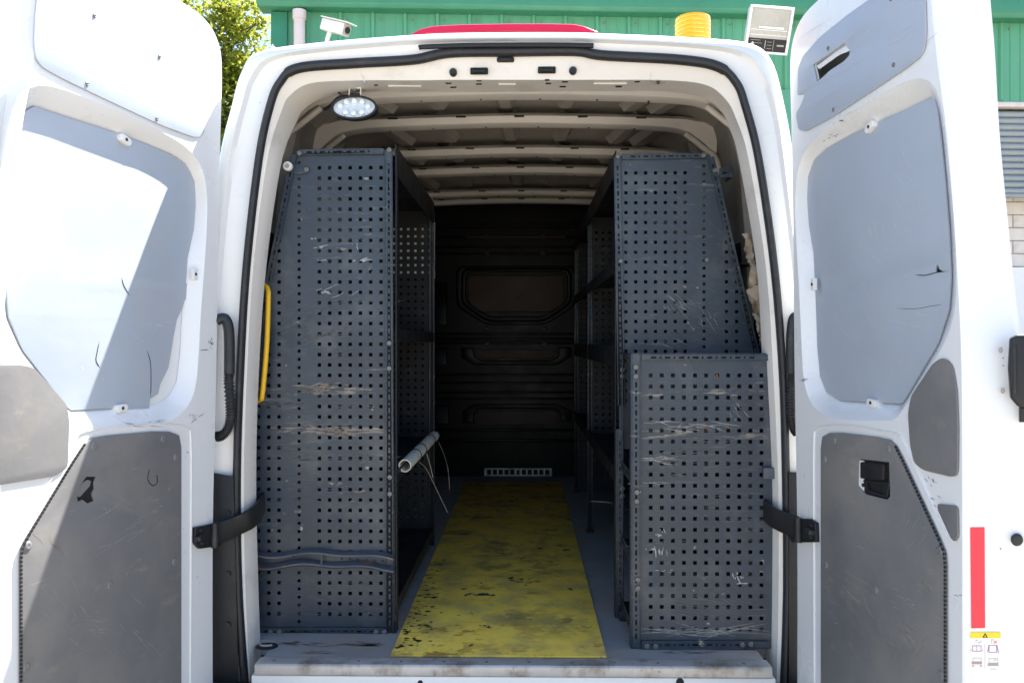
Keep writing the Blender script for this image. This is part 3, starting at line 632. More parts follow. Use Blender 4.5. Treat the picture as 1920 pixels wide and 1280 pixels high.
# vent grille near the floor
g0 = at(908, 892, BY + .08); g1 = at(1035, 878, BY + .08)
hs = []
nsl = 11
for k in range(nsl):
    if k == 5: continue
    xx = g0.x + .035 + (g1.x - g0.x - .07) * k / (nsl - 1); hs.append(sq(xx, (g0.z + g1.z) / 2, .030, .038))
gr_ = plate('vent_grille', [(g0.x, g0.z), (g1.x, g0.z), (g1.x, g1.z), (g0.x, g1.z)], hs, .012, planeXZ(BY + .09), M['alu'], van)
MB().box(((g0.x + g1.x) / 2 - .012, BY + .07, g0.z + .012), ((g0.x + g1.x) / 2 + .012, BY + .085, g1.z - .012)).build('grille_catch', M['plastic'], gr_, bevel=.002)
# foam remnants on the right wall
def scrap(pts, Y, sd):
    rg = random.Random(sd); P = pz(pts, Y); mb = MB(); n = 9
    xs = [p[0] for p in P]; zs = [p[1] for p in P]; G = {}
    x0, x1, z0, z1 = min(xs), max(xs), min(zs), max(zs); nx, nz_ = 12, 26
    for i in range(nx + 1):
        for j in range(nz_ + 1):
            x = x0 + (x1 - x0) * i / nx; z = z0 + (z1 - z0) * j / nz_
            w = noise.noise(Vector((x * 28, z * 22, sd))) * .035 + noise.noise(Vector((x * 70, z * 60, sd))) * .012
            G[i, j] = len(mb.v); mb.v.append(Vector((x + noise.noise(Vector((x * 60, z * 60, sd + 5))) * .004, Y + w, z)))
    for i in range(nx):
        for j in range(nz_):
            c = mb.v[G[i, j]]
            if inside((c.x, c.z), P): mb.f.append((G[i, j], G[i + 1, j], G[i + 1, j + 1], G[i, j + 1]))
    o = mb.build('foam_scrap', M['foam'], van, smooth=50); return o
scrap([(1390, 438), (1408, 445), (1412, 480), (1422, 520), (1420, 535), (1402, 545), (1406, 500), (1393, 470), (1398, 455)], .33, 3)
scrap([(1400, 545), (1425, 530), (1432, 570), (1426, 600), (1415, 590), (1399, 556)], .34, 9)
scrap([(1412, 590), (1428, 575), (1436, 640), (1422, 650)], .36, 14)
# yellow grab handle
hp_ = [at(470, 534, .30), at(486, 534, .29), at(497, 536, .28), at(502, 543, .27), at(503, 560, .26), at(500, 650, .25), at(492, 738, .25), at(488, 748, .26), at(480, 752, .27), at(462, 753, .28)]
gh = MB().tube(cr(hp_, 5), .0085, 14).build('grab_handle', M['handle'], van, smooth=60)
# work lamp
wc = at(665, 203, .24)
wlm = empty('work_lamp', at(665, 164, .24), 'oval LED work lamp with a black rim hanging at the top left of the opening', 'lamp')
tl = R(-12)
def wfn(Yo): return lambda u, v, w: Vector((wc.x + u, .24 + Yo - w + v * .25, wc.z + v))
def ell(a, b, n=40): return [(a * math.cos(2 * math.pi * i / n), b * math.sin(2 * math.pi * i / n)) for i in range(n)]
plate('rim', ell(.0765, .043), [ell(.069, .036)], .03, wfn(0), M['rubber'], wlm, bevel=.003)
plate('lamp_housing', ell(.072, .039), [], .035, wfn(.018), M['plastic'], wlm, bevel=.006)
plate('reflector', ell(.0695, .0365), [], .004, wfn(-.003), M['skytint'], wlm)
for u, v in ((-.045, .004), (-.026, .019), (0, .022), (.026, .019), (.046, .003), (.027, -.018), (0, -.021), (-.027, -.018)):
    MB().lathe((wc.x + u, .24 - .004 + v * .25, wc.z + v), [(.011, -.002), (.011, -.004), (.008, -.012), (.004, -.013), (.0005, -.013)], 16, 'Y').build('diode_lens', M['lens'], wlm, smooth=30)
MB().bar(wc + Vector((-.019, .01, .034)), wc + Vector((-.019, .01, .066)), .003, .014, Vector((0, 1, 0))).bar(wc + Vector((.019, .01, .034)), wc + Vector((.019, .01, .066)), .003, .014, Vector((0, 1, 0))).bar(wc + Vector((-.021, .01, .067)), wc + Vector((.021, .01, .067)), .016, .003).build('bracket', M['clip'], wlm)
MB().box(wc + Vector((-.016, -.002, .036)), wc + Vector((.016, .02, .050))).build('mount_block', M['plastic'], wlm, bevel=.002)
MB().lathe(wc + Vector((0, .005, .06)), [(.005, -.006), (.005, .01)], 6, 'Y').build('mount_bolt', M['bolt'], wlm)
MB().tube(cr([wc + Vector((-.03, .03, .02)), wc + Vector((-.045, .03, .045)), wc + Vector((-.06, .02, .062)), wc + Vector((-.066, .0, .078))], 5), .003, 8).build('cable', M['rubber'], wlm, smooth=60)
MB().tube(cr([wc + Vector((-.02, .045, .05)), wc + Vector((-.06, .05, .052)), wc + Vector((-.1, .08, .03)), wc + Vector((-.13, .12, .03))], 5), .006, 8).build('cable', M['rubber'], wlm, smooth=60)
# ------------------------------------------------------------------ REAR DOORS
WD = .036      # depth of the window recess in the doors
class Door:
    def __init__(s, hx, ang, side):
        s.H = Vector((hx, -.06, 0)); a = R(ang); s.d = Vector((side * math.sin(a), -math.cos(a), 0)); s.n = Vector((-side * math.cos(a), -math.sin(a), 0))
    def w(s, t, z, n=0): return s.H + s.d * t + s.n * n + Vector((0, 0, z))
    def tz(s, px, py, n=0):
        r = ray(px, py); P = s.H + s.n * n; k = (P - CAM).dot(s.n) / r.dot(s.n); q = CAM + r * k; return ((q - s.H).dot(s.d), q.z)
    def fn(s, n0): return lambda u, v, w: s.w(u, v, n0 + w)
RD = Door(.878, 7, 1); LD = Door(-.93, 13, -1)
def T(pts, n=0, D=RD): return [D.tz(x, y, n) for x, y in pts]
I_px = [(1495,1000),(1490,700),(1487,400),(1484,250),(1482,130),(1487,75),(1505,32),(1540,-4),(1600,-58),(1690,-140),(1735,-170),(1742,-100),(1746,0),(1758,120),(1775,250),(1788,400),(1797,550),(1803,700),(1804,1000)]
I_ = T(I_px); I_ = [(I_[0][0], .44)] + I_ + [(I_[-1][0], .44)]
E_px = {12: (1838,-100), 13: (1845,0), 14: (1853,95), 15: (1862,250), 16: (1876,400), 17: (1891,550), 18: (1908,700), 19: (1922,1000)}
E_ = []
for i, (t, z) in enumerate(I_):
    if i in E_px: q = RD.tz(*E_px[i], -.095); E_.append((q[0], q[1]))
    elif i <= 5: E_.append((t - .004, z))
    elif i == 20: E_.append((E_[-1][0], .42))
    elif i == 11: E_.append((t + .045, z + .03))
    else: E_.append((t, z + .035))
def dense(P, n=5): return [(v.x, v.y) for v in cr([Vector((a, b, 0)) for a, b in P], n)]
Id = dense(I_); Ed = dense(E_)
Wo = [(1738,150),(1710,149),(1665,170),(1590,215),(1540,250),(1512,279),(1496,318),(1491,375),(1493,450),(1499,560),(1503,650),(1507,710),(1518,750),(1545,778),(1600,787),(1668,787),(1688,775),(1765,655),(1788,590),(1793,520),(1790,430),(1781,330),(1770,230),(1757,170)]
Wi = [(1752,181),(1690,210),(1640,232),(1590,257),(1550,280),(1527,300),(1516,330),(1514,370),(1517,420),(1526,475),(1530,560),(1533,650),(1538,705),(1550,735),(1574,750),(1640,754),(1690,757),(1697,748),(1759,642),(1779,580),(1783,520),(1779,430),(1771,330),(1763,250),(1758,205)]
WoT = [tuple(v)[:2] for v in cr([Vector((*q, 0)) for q in T(Wo)], 4, True)]
WiT = T(Wi, -WD)
def resample(P, n):
    P = P + [P[0]]; L = [0]
    for a, b in zip(P, P[1:]): L.append(L[-1] + math.hypot(a[0] - b[0], a[1] - b[1]))
    out = []; j = 0
    for i in range(n):
        s_ = L[-1] * i / n
        while L[j + 1] < s_: j += 1
        t = (s_ - L[j]) / (L[j + 1] - L[j] + 1e-12); out.append((P[j][0] * (1 - t) + P[j + 1][0] * t, P[j][1] * (1 - t) + P[j + 1][1] * t))
    return out
def cen_ang(P, c, n=96):                 # polar resample about a centre: matched rings
    out = []
    for i in range(n):
        a = 2 * math.pi * i / n; d = (math.cos(a), math.sin(a)); best = 0
        for (x0, y0), (x1, y1) in zip(P, P[1:] + P[:1]):
            ex, ey = x1 - x0, y1 - y0; den = d[0] * ey - d[1] * ex
            if abs(den) < 1e-9: continue
            k = ((x0 - c[0]) * ey - (y0 - c[1]) * ex) / den; s_ = ((x0 - c[0]) * d[1] - (y0 - c[1]) * d[0]) / den
            if 0 <= s_ <= 1 and k > best: best = k
        out.append((c[0] + d[0] * best, c[1] + d[1] * best))
    return out
wcn = ((min(p[0] for p in WiT) + max(p[0] for p in WiT)) / 2 , 1.72)
WoR = cen_ang(WoT, wcn); WiR = cen_ang(WiT, wcn)
up_R = T([(1497,228),(1500,243),(1512,247),(1560,222),(1640,170),(1700,130),(1727,109),(1737,92),(1740,60),(1738,0),(1733,-45),(1722,-68),(1700,-62),(1635,-2),(1590,30),(1540,70),(1508,106),(1499,130),(1498,180),(1512,174),(1510,184),(1503,200),(1495,213)])
up_L = T([(1497,215),(1500,243),(1512,247),(1560,222),(1640,170),(1700,130),(1727,109),(1737,92),(1740,60),(1738,0),(1733,-45),(1722,-68),(1700,-62),(1635,-2),(1590,30),(1540,70),(1508,106),(1499,130),(1498,180)])
slot = T([(1528,122),(1560,100),(1586,82),(1591,88),(1597,95),(1596,104),(1585,116),(1560,132),(1535,155),(1532,140)])
low = T([(1543,1000),(1543,840),(1546,818),(1560,811),(1585,811),(1650,819),(1672,824),(1684,836),(1700,868),(1765,1008),(1776,1035),(1778,1060)])
low = [(low[0][0], .50)] + low + [(low[-1][0], .50)]
lh_R = T([(1614,866),(1616,860),(1672,866),(1674,930),(1668,936),(1628,926),(1613,910)])
smA = T([(1768,671),(1780,674),(1790,688),(1797,730),(1800,800),(1799,880),(1796,892),(1785,893),(1735,881),(1718,868),(1710,835),(1706,775),(1712,742),(1752,682)])
smB = T([(1762,944),(1794,947),(1799,953),(1800,1005),(1794,1015),(1787,1009),(1762,955)])
def build_door(D, right):
    lab = None
    dr = MB()
    global WoR, WiR, WiT
    if not right:                         # the left door's window opening sits a little further from the hinge
        sh = lambda P: [(t + .042, z - .016) for t, z in P]
        WoR = sh(WoR); WiR = sh(WiR); WiT = sh(WiT)
    # inner skin plate with the window opening
    base = plate('rear_door', Id, [WoR, slot] if right else [WoR], .005, D.fn(-.0025), M['paint'], van)
    sub = base
    # edge of the door: rounded strip from the inner to the outer skin
    rings = []
    for k, (f, n) in enumerate(((0, 0), (.06, -.002), (.14, -.009), (.5, -.048), (.9, -.087), (1.0, -.095), (1.02, -.103), (.97, -.108))):
        rings.append([D.w(a[0] * (1 - f) + b[0] * f, a[1] * (1 - f) + b[1] * f, n) for a, b in zip(Id, Ed)])
    MB().loft(rings, True).build('door_edge', M['paint'], sub, smooth=50)
    plate('outer_skin', Ed, [], .004, D.fn(-.108), M['paint'], sub)
    # window recess
    cR = []
    for f, n in ((0, -.001), (.12, -.004), (.3, -WD * .3), (.8, -WD * .9), (1.0, -WD - .007)):
        cR.append([D.w(a[0] * (1 - f) + b[0] * f, a[1] * (1 - f) + b[1] * f, n) for a, b in zip(WoR, WiR)])
    MB().loft(cR, True).build('window_recess', M['paint'], sub, smooth=60)
    plate('recess_floor', WoR, [], .003, D.fn(-WD - .0095), M['paint'], sub)
    # grey blanking panel in the window
    if right:
        tear = T([(1755, 507), (1756, 498), (1759, 495), (1762, 505), (1768, 508), (1756, 511)], -WD)
        wp = plate('window_panel', WiT, [tear], .005, D.fn(-WD - .001), M['winpanel'], sub, bevel=.0008)
        for pts in (((1715, 515), (1735, 516), (1755, 511), (1778, 508)), ((1683, 578), (1715, 579), (1745, 574), (1766, 571)), ((1690, 384), (1720, 376), (1762, 366))):
            P = cr([D.w(*D.tz(x, y, -WD + .0015), -WD + .0015) for x, y in pts], 4); MB().tube(P, .0011, 6, rfun=lambda i: (.0011 if pts[0][0] == 1715 else .0006) if 1 < i < len(P) - 2 else .0003).build('crack', M['holeink'] if pts[0][0] != 1690 else M['scuffpanel'], wp)
        plate('tear_backing', [(a[0], a[1]) for a in rnd(T([(1750, 490), (1772, 490), (1772, 515), (1750, 515)], -WD - .003), .002)], [], .001, D.fn(-WD - .0055), M['holeink'], wp)
    else:
        bite = T([(371, 480), (370, 530), (364, 556), (346, 562), (341, 578), (331, 600), (325, 630), (319, 668), (315, 690), (300, 720), (296, 738), (281, 748), (279, 765), (232, 768)], -WD, LD)
        c0x = wcn[0] + .042
        keep = [WiR[k % 96] for k in range(73, 73 + 71)]        # all but the hinge side lower quarter
        keep = [q for q in keep if not (q[0] < c0x and q[1] < 1.69)]
        outl = keep + bite
        wp = plate('window_panel', outl, [], .005, D.fn(-WD - .001), M['winpanel'], sub, bevel=.0008)
        for pts in (((186, 640), (182, 660), (180, 676), (188, 690)), ((275, 656), (282, 680), (283, 720), (282, 745)), ((228, 520), (232, 535), (244, 556))):
            P = cr([D.w(*D.tz(x, y, -WD + .0015), -WD + .0015) for x, y in pts], 4); MB().tube(P, .0012, 6, rfun=lambda i: .0013 if 1 < i < len(P) - 2 else .0004).build('crack', M['holeink'], wp)
    # upper trim panel with screws
    if right: plate('upper_panel', [tuple(p) for p in rnd(up_R, .012, 3)], [slot], .004, D.fn(.0035), M['winpanel'], sub, bevel=.0008)
    else: plate('upper_panel', [tuple(p) for p in rnd([(a + .035, b - .02) for a, b in up_L], .03, 4)], [], .004, D.fn(.0035), M['winpanel'], sub, bevel=.0008)
    if right:
        plate('panel_hole_lip', T([(1529, 124), (1560, 101), (1586, 83), (1595, 94), (1572, 103), (1534, 130)]), [], .002, D.fn(-.004), M['paint'], sub)
    scr = [(1554, 91), (1677, 122), (1564, 206), (1672, -2)] if right else [(176, 30), (298, 107), (162, 158), (293, 223)]
    def screw(t, z, r, n0, m, nm, parent=sub):
        mb = MB(); rr = []
        for r_, h in ((r * 1.15, 0), (r, .0022), (r * .6, .0034), (r * .3, .0024), (.0003, .0022)):
            rr.append([D.w(t + r_ * math.cos(2 * math.pi * j / 16), z + r_ * math.sin(2 * math.pi * j / 16), n0 + h) for j in range(16)])
        return mb.loft(rr, True).build(nm, m, parent, smooth=40)
    for x, y in scr: t, z = D.tz(x, y, .004); screw(t, z, .0052, .0055, M['bolt'], 'screw')
    # lower lining panel
    if right:
        lp = plate('lower_panel', low, [lh_R], .005, D.fn(.0045), M['lowpanel'], sub, bevel=.0008)
        bk_ = T([(1610, 856), (1678, 862), (1678, 940), (1610, 932)])
        plate('latch_pocket', bk_, [], .001, D.fn(.0012), M['inkblack'], sub)
        plate('latch_flange', T([(1613, 862), (1622, 863), (1622, 925), (1613, 912)]), [], .002, D.fn(.0028), M['paint'], sub)
        plate('latch_paddle', [tuple(p) for p in rnd(T([(1620, 866), (1664, 870), (1663, 900), (1620, 896)]), .003)], [], .01, D.fn(.006), M['plastic'], sub, bevel=.002)
        plate('latch_bezel', [tuple(p) for p in rnd(T([(1622, 899), (1672, 904), (1668, 934), (1630, 922)]), .006)], [[tuple(p) for p in rnd(T([(1628, 903), (1664, 907), (1661, 926), (1634, 918)]), .006)]], .006, D.fn(.004), M['plastic'], sub, bevel=.0015)
        for x, y in ((1618, 869), (1618, 909)): t, z = D.tz(x, y, .005); screw(t, z, .0045, .004, M['plastic'], 'latch_screw')
    else:
        hA = T([(142, 940), (140, 930), (150, 905), (157, 893), (176, 893), (172, 905), (173, 915), (168, 925), (172, 938), (160, 943), (150, 936)], 0, LD)
        hB = T([(283, 892), (289, 895), (292, 898), (295, 905), (286, 910), (281, 907)], 0, LD)
        lp = plate('lower_panel', low, [hA], .005, D.fn(.0045), M['lowpanel'], sub, bevel=.0008)
        plate('torn_hole_shade', T([(136, 946), (136, 890), (180, 888), (178, 946)], 0, LD), [], .0008, D.fn(.0008), M['inkblack'], sub)  # flat black sheet, paints the shade inside the torn hole
        tb = T([(141, 930), (145, 916), (152, 905), (160, 899), (168, 901), (165, 911), (156, 921), (147, 931)], 0, LD); plate('torn_flap', tb, [], .002, D.fn(.0035), M['lowpanel'], lp)
        P = cr([D.w(*D.tz(x, y, .0075), .0075) for x, y in ((280, 880), (277, 895), (281, 906), (289, 910), (295, 903), (294, 890))], 4); MB().tube(P, .0011, 6).build('crack', M['holeink'], lp)
    # welt along the slanted edge, made of short stitched blocks
    ed = [low[8 + i] for i in range(6)]; ed[-1] = (ed[-1][0], .50)
    P2 = []
    for a, b in zip(ed, ed[1:]):
        n_ = max(2, int(math.hypot(a[0] - b[0], a[1] - b[1]) / .009))
        for i in range(n_): P2.append((a[0] + (b[0] - a[0]) * i / n_, a[1] + (b[1] - a[1]) * i / n_))
    mb = MB()
    for i in range(0, len(P2) - 1): mb.bar(D.w(*P2[i], .007), D.w(P2[i][0] + (P2[i + 1][0] - P2[i][0]) * .62, P2[i][1] + (P2[i + 1][1] - P2[i][1]) * .62, .007), .0045, .0045, D.n)
    o = mb.build('edge_stitching', M['inkblack'], lp); o['kind'] = 'stuff'
    lsc = [(1566, 825), (1667, 840), (1548, 860), (1764, 1032), (1550, 1058), (1643, 1104), (1766, 1265)]
    for x, y in lsc:
        t, z = RD.tz(x, y, .005); screw(t, z, .0095, .0072, M['lowpanel'], 'panel_stud', lp)
    smL = T([(-40, 684), (40, 684), (60, 689), (122, 758), (127, 785), (124, 876), (100, 892), (-40, 914)], 0, LD)
    plate('side_panel', [tuple(p) for p in rnd(smA if right else smL, .012, 3)], [], .004, D.fn(.0035), M['lowpanel'], sub, bevel=.0008)
    if right: plate('side_panel', [tuple(p) for p in rnd(smB, .006, 3)], [], .004, D.fn(.0035), M['lowpanel'], sub, bevel=.0008)
    fl_ = lambda n0: (lambda x, y: D.w(*D.tz(x, y, n0), n0))
    if right:
        scuffs('scuff_marks', fl_(.0076), M['scuffgrey'], [(1700, 1180, 110, 90, 15, .7, 1.4), (1690, 1130, 60, 60, 10, .5, 1.6), (1600, 1130, 90, 120, 12, 1.1, 1.1), (1710, 1000, 60, 120, 12, -.9, 1), (1600, 1000, 80, 80, 6, .9, 1), (1655, 1055, 6, 26, 4, 1.3, 2), (1582, 987, 5, 12, 3, 1.5, 2.4), (1560, 1160, 30, 60, 8, .5, 1.2)], lp, 21)
        scuffs('scuff_marks', fl_(.0076), M['scufftan'], [(1680, 1195, 70, 50, 14, .7, 1.6), (1705, 1215, 50, 50, 10, -.9, 1.6), (1740, 1100, 60, 80, 8, .8, .9), (1655, 1060, 8, 20, 3, 1.3, 2)], lp, 22)
        scuffs('scuff_marks', fl_(-WD + .0017), M['scuffpanel'], [(1640, 440, 60, 60, 12, 1.2, 1.6), (1690, 330, 70, 120, 12, 1.1, 1), (1720, 420, 70, 60, 8, -.2, 1), (1600, 560, 90, 140, 10, .9, .9), (1660, 600, 120, 80, 8, .3, .9)], wp, 23)
        scuffs('scuff_marks', fl_(.006), M['scuffpanel'], [(1640, 60, 120, 90, 8, -.6, 1), (1580, 180, 60, 50, 6, -.5, 1)], sub, 24)
        scuffs('paint_chips', fl_(.0008), M['scuffdim'], [(1512, 712, 20, 4, 5, .1, 1), (1560, 255, 30, 14, 5, -.5, 1.4), (1576, 227, 10, 3, 3, 0, 2.5), (1750, 940, 18, 30, 9, .8, .9), (1745, 905, 20, 20, 6, 1, .8), (1793, 1115, 12, 4, 3, 0, 1.2), (1770, 1150, 6, 40, 4, 1.5, .9), (1755, 650, 10, 20, 3, 1.2, .8)], sub, 25)
    else:
        scuffs('scuff_marks', fl_(.0076), M['scuffgrey'], [(240, 980, 130, 120, 10, -.5, 1.2), (290, 950, 60, 50, 10, -.35, 1.2), (180, 1170, 26, 50, 20, .1, 1.3), (120, 1120, 90, 90, 8, .9, 1.2), (250, 1200, 120, 110, 8, .7, 1), (315, 910, 14, 40, 8, -1, 1.3), (190, 955, 16, 8, 5, .6, 2), (245, 965, 8, 40, 6, 1.4, 1.2)], lp, 31)
        scuffs('scuff_marks', fl_(.0076), M['scufftan'], [(100, 1020, 60, 60, 12, .8, 1.2), (60, 1230, 40, 90, 14, 1.2, 1.2), (255, 1052, 24, 10, 6, 0, 2.2), (220, 850, 60, 30, 8, -.2, 1)], lp, 32)
        scuffs('scuff_marks', fl_(-WD + .0017), M['scuffpanel'], [(295, 610, 40, 26, 10, .2, 1.2), (250, 640, 60, 60, 6, .9, .9), (190, 690, 40, 40, 6, 1.2, .9)], wp, 33)
        scuffs('paint_chips', fl_(.0008), M['scuffdim'], [(397, 642, 14, 14, 9, 1.1, 1), (385, 655, 16, 4, 4, 0, .9), (352, 845, 8, 12, 5, 1, 1.1), (260, 797, 60, 4, 6, .05, .9), (368, 783, 26, 10, 6, -.7, .8), (372, 1075, 6, 30, 3, 1.2, .8), (300, 790, 40, 8, 4, 0, .9)], sub, 34)
    # pressed swage lines around panels
    sw = [(t, z) for t, z in T([(1528, 1340), (1527, 1000), (1527, 830), (1533, 805), (1555, 797), (1600, 798), (1660, 808), (1685, 815), (1700, 838), (1775, 1000)])]
    MB().tube(cr([D.w(t, z, .0005) for t, z in sw], 5), .0035, 8, sz=.6).build('swage', M['paint'], sub, smooth=70)
    if not right:
        sw = [D.tz(x, y, 0) for x, y in ((50, -40), (47, 60), (46, 95), (60, 122), (85, 132), (368, 262))]
        sw2 = [D.tz(x, y, 0) for x, y in ((140, -10), (220, 45), (320, 112), (355, 133), (363, 142))]
        MB().tube(cr([D.w(t, z, .0005) for t, z in sw2], 5), .005, 8, sz=.6).build('swage', M['paint'], sub, smooth=70)
    # white clips
    for (x, y, rot) in (((1631, 238, .35), (1525, 533, 1.571), (1635, 755, -.08)) if right else ((235, 262, -.28), (365, 514, 1.571), (228, 765, .05))):
        n0 = -.012 if rot > 1 else -WD + .010
        t, z = D.tz(x, y, n0); hw, hh, dp = .021, .0095, .022
        if rot > 1: hw, hh, dp = .017, .009, .012
        cs, sn = math.cos(rot if right or rot > 1 else -rot), math.sin(rot if right or rot > 1 else -rot)
        pts = [(-hw, -hh * .4), (-hw * .75, -hh), (hw * .75, -hh), (hw, -hh * .4), (hw, hh * .4), (hw * .75, hh), (-hw * .75, hh), (-hw, hh * .4)]
        if rot > 1: pts = [(-hw, -hh), (hw, -hh), (hw, hh), (-hw, hh)]
        pts = [(t + a * cs - b * sn, z + a * sn + b * cs) for a, b in pts]
        cp = plate('panel_clip', pts, [], dp, D.fn(n0 - dp / 2 + .004), M['clip'], sub, bevel=.0015)
        screw(t, z, .0042, n0 + .0035, M['inkblack'], 'clip_screw', sub)
    # check strap bracket and arm
    if right:
        pa = [at(1420, 936, .30), at(1431, 950, .19), at(1445, 966, .12), at(1468, 978, .07), at(1495, 988, .02), at(1508, 992, 0)]
    else:
        pa = [at(494, 940, .30), at(486, 956, .19), at(470, 972, .11), at(440, 987, .07), at(412, 998, .03), at(399, 1003, 0)]
    P = cr(pa, 6)
    MB().sweep(P, [(-.033, -.004), (-.029, -.006), (.029, -.006), (.033, -.004), (.033, .004), (.029, .006), (-.029, .006), (-.033, .004)], (P[-1] - P[0]).cross(Vector((0, 0, 1)))).build('check_strap', M['plastic'], van, smooth=40)
    q = [(1481, 972), (1522, 972), (1534, 980), (1535, 1016), (1490, 1016), (1481, 1003)] if right else [(362, 988), (408, 979), (411, 1000), (411, 1022), (371, 1028), (362, 1018)]
    plate('strap_bracket', [tuple(p) for p in rnd(T(q, .004, D), .004)], [], .012, D.fn(.007), M['plastic'], sub, bevel=.002)
    for x, y in (((1520, 985), (1520, 1006)) if right else ((377, 995), (379, 1018))): t, z = D.tz(x, y, .013); screw(t, z, .006, .013, M['rubber'], 'bracket_screw', sub)
    x, y = (1497, 993) if right else (402, 1003); p = D.w(*D.tz(x, y, .02), .02); MB().tube([p + Vector((0, 0, -.036)), p + Vector((0, 0, .036))], .0105, 14).build('strap_pivot', M['rubber'], sub, smooth=40)
    x, y = (1519, 996) if right else (374, 1008); p = D.w(*D.tz(x, y, .02), .02); MB().box(p - Vector((.01, .018, .007)), p + Vector((.01, .018, .007))).build('strap_roller', M['rubber'], sub, bevel=.003)
    # upper and lower door hinges outside
    return base
rdoor = build_door(RD, True); rdoor['label'] = 'right rear door with torn upper panel and red strip'
ldoor = build_door(LD, False); ldoor['label'] = 'left rear door half in sunlight with torn lining hole'
# things on the sloping latch edge of the right door
def edge_at(s_, z):
    def atz(P):
        for (t0, z0), (t1, z1) in zip(P[len(P) // 2:], P[len(P) // 2 + 1:]):
            if (z0 - z) * (z1 - z) <= 0 and z0 != z1: return t0 + (t1 - t0) * (z - z0) / (z1 - z0)
        return P[-1][0]
    a = (atz(Id), 0.0); b = (atz(Ed), -.095)
    f0, n0, f1, n1 = .14, -.009, .9, -.087
    p0 = (a[0] * (1 - f0) + b[0] * f0, n0); p1 = (a[0] * (1 - f1) + b[0] * f1, n1)
    return RD.w(p0[0] + (p1[0] - p0[0]) * s_, z, p0[1] + (p1[1] - p0[1]) * s_)
e0 = edge_at(0, 1.1); e1 = edge_at(1, 1.1); en = (e1 - e0).cross(Vector((0, 0, 1))).normalized()
if en.y > 0: en = -en
def edge_px(px, py):
    r = ray(px, py); k = (e0 - CAM).dot(en) / r.dot(en); return CAM + r * k
eu = (e1 - e0).normalized()
def eplate(name, pts, m, n0, th, parent=rdoor, rad=0, bev=0, holes=()):
    Q = [((edge_px(x, y) - e0).dot(eu), edge_px(x, y).z) for x, y in pts]
    if rad: Q = [tuple(p) for p in rnd(Q, rad)]
    HH = [[((edge_px(x, y) - e0).dot(eu), edge_px(x, y).z) for x, y in h] for h in holes]
    return plate(name, Q, HH, th, lambda u, v, w: Vector((e0.x + eu.x * u, e0.y + eu.y * u, v)) + en * (n0 + w), m, parent, bevel=bev)
eplate('red_tape', [(1819, 988), (1846, 988), (1847, 1176), (1821, 1177)], M['redtape'], .0012, .0008)
def rect(x0, y0, x1, y1): return [(x0, y0), (x1, y0), (x1, y1), (x0, y1)]
sk = eplate('warning_sticker', rect(1819, 1195, 1874, 1256), M['sticker'], .0009, .0006)
eplate('warning_header', rect(1819, 1184, 1876, 1195), M['stickyel'], .0011, .0008)
eplate('sticker_mark', [(1847, 1185), (1852, 1194), (1842, 1194)], M['inkblack'], .0018, .0004, holes=[[(1847, 1188), (1849, 1193), (1845, 1193)]])
def fr_(x0, y0, x1, y1, m, w=1.0): eplate('sticker_mark', rect(x0, y0, x1, y1), m, .0015, .0004, holes=[rect(x0 + w, y0 + w, x1 - w, y1 - w)])
def ln(x0, y0, x1, y1, m, w=.8):
    dx, dy = x1 - x0, y1 - y0; l = math.hypot(dx, dy); a, b = -dy / l * w / 2, dx / l * w / 2
    eplate('sticker_mark', [(x0 + a, y0 + b), (x1 + a, y1 + b), (x1 - a, y1 - b), (x0 - a, y0 - b)], m, .0015, .0004)
fr_(1823, 1209, 1840, 1220, M['ink']); ln(1831.5, 1209, 1831.5, 1220, M['ink']); ln(1822, 1217, 1819.5, 1219, M['inkred']); ln(1841, 1217, 1843, 1219, M['inkred'])
fr_(1854, 1208, 1869, 1222, M['ink']); ln(1854, 1208, 1852, 1221, M['ink'], 1.4); ln(1869, 1208, 1872, 1223, M['ink'], 1.4)
ln(1830, 1199, 1830, 1204, M['inkgrey']); ln(1830, 1199, 1834, 1199, M['inkgrey']); ln(1834, 1202, 1836, 1204.5, M['inkblue'], 1); ln(1836, 1204.5, 1840, 1200, M['inkblue'], 1)
ln(1859, 1198, 1859, 1204, M['inkgrey']); ln(1859, 1198, 1863, 1198, M['inkgrey']); ln(1863, 1200, 1869, 1205, M['inkred'], 1); ln(1869, 1200, 1863, 1205, M['inkred'], 1)
eplate('sticker_mark', rect(1822, 1239, 1841, 1244), M['inkgrey'], .0015, .0004); eplate('sticker_mark', rect(1852, 1242, 1872, 1247), M['inkgrey'], .0015, .0004)
eplate('sticker_mark', rect(1822.5, 1246, 1826.5, 1248), M['inkred'], .0015, .0004); eplate('sticker_mark', rect(1837, 1246, 1841, 1248), M['inkred'], .0015, .0004)
fr_(1824, 1232, 1840, 1240, M['inkgrey'], .7); fr_(1854, 1233, 1871, 1242, M['inkgrey'], .7); ln(1863, 1237, 1868, 1235, M['inkgrey']); ln(1846.5, 1206, 1846.5, 1252, M['inkgrey'], .4); ln(1857, 1253, 1868, 1253, M['inkgrey'], .7)
eplate('rubber_buffer', [(1906 + 11.5 * math.cos(a), 1010 + 11.5 * math.sin(a)) for a in [2 * math.pi * i / 24 for i in range(24)]], M['rubber'], .006, .014, bev=.004)
lk = eplate('lock_unit', [(1892, 634), (1904, 627), (1935, 627), (1935, 762), (1908, 762), (1893, 745), (1889, 690)], M['plastic'], .012, .03, rad=.004, bev=.006)
eplate('lock_rib', [(1896, 650), (1902, 646), (1902, 738), (1897, 735)], M['rubber'], .028, .006, parent=rdoor, rad=.001, bev=.001)
eplate('lock_foot', rect(1910, 762, 1935, 790), M['plastic'], .008, .02, bev=.003)
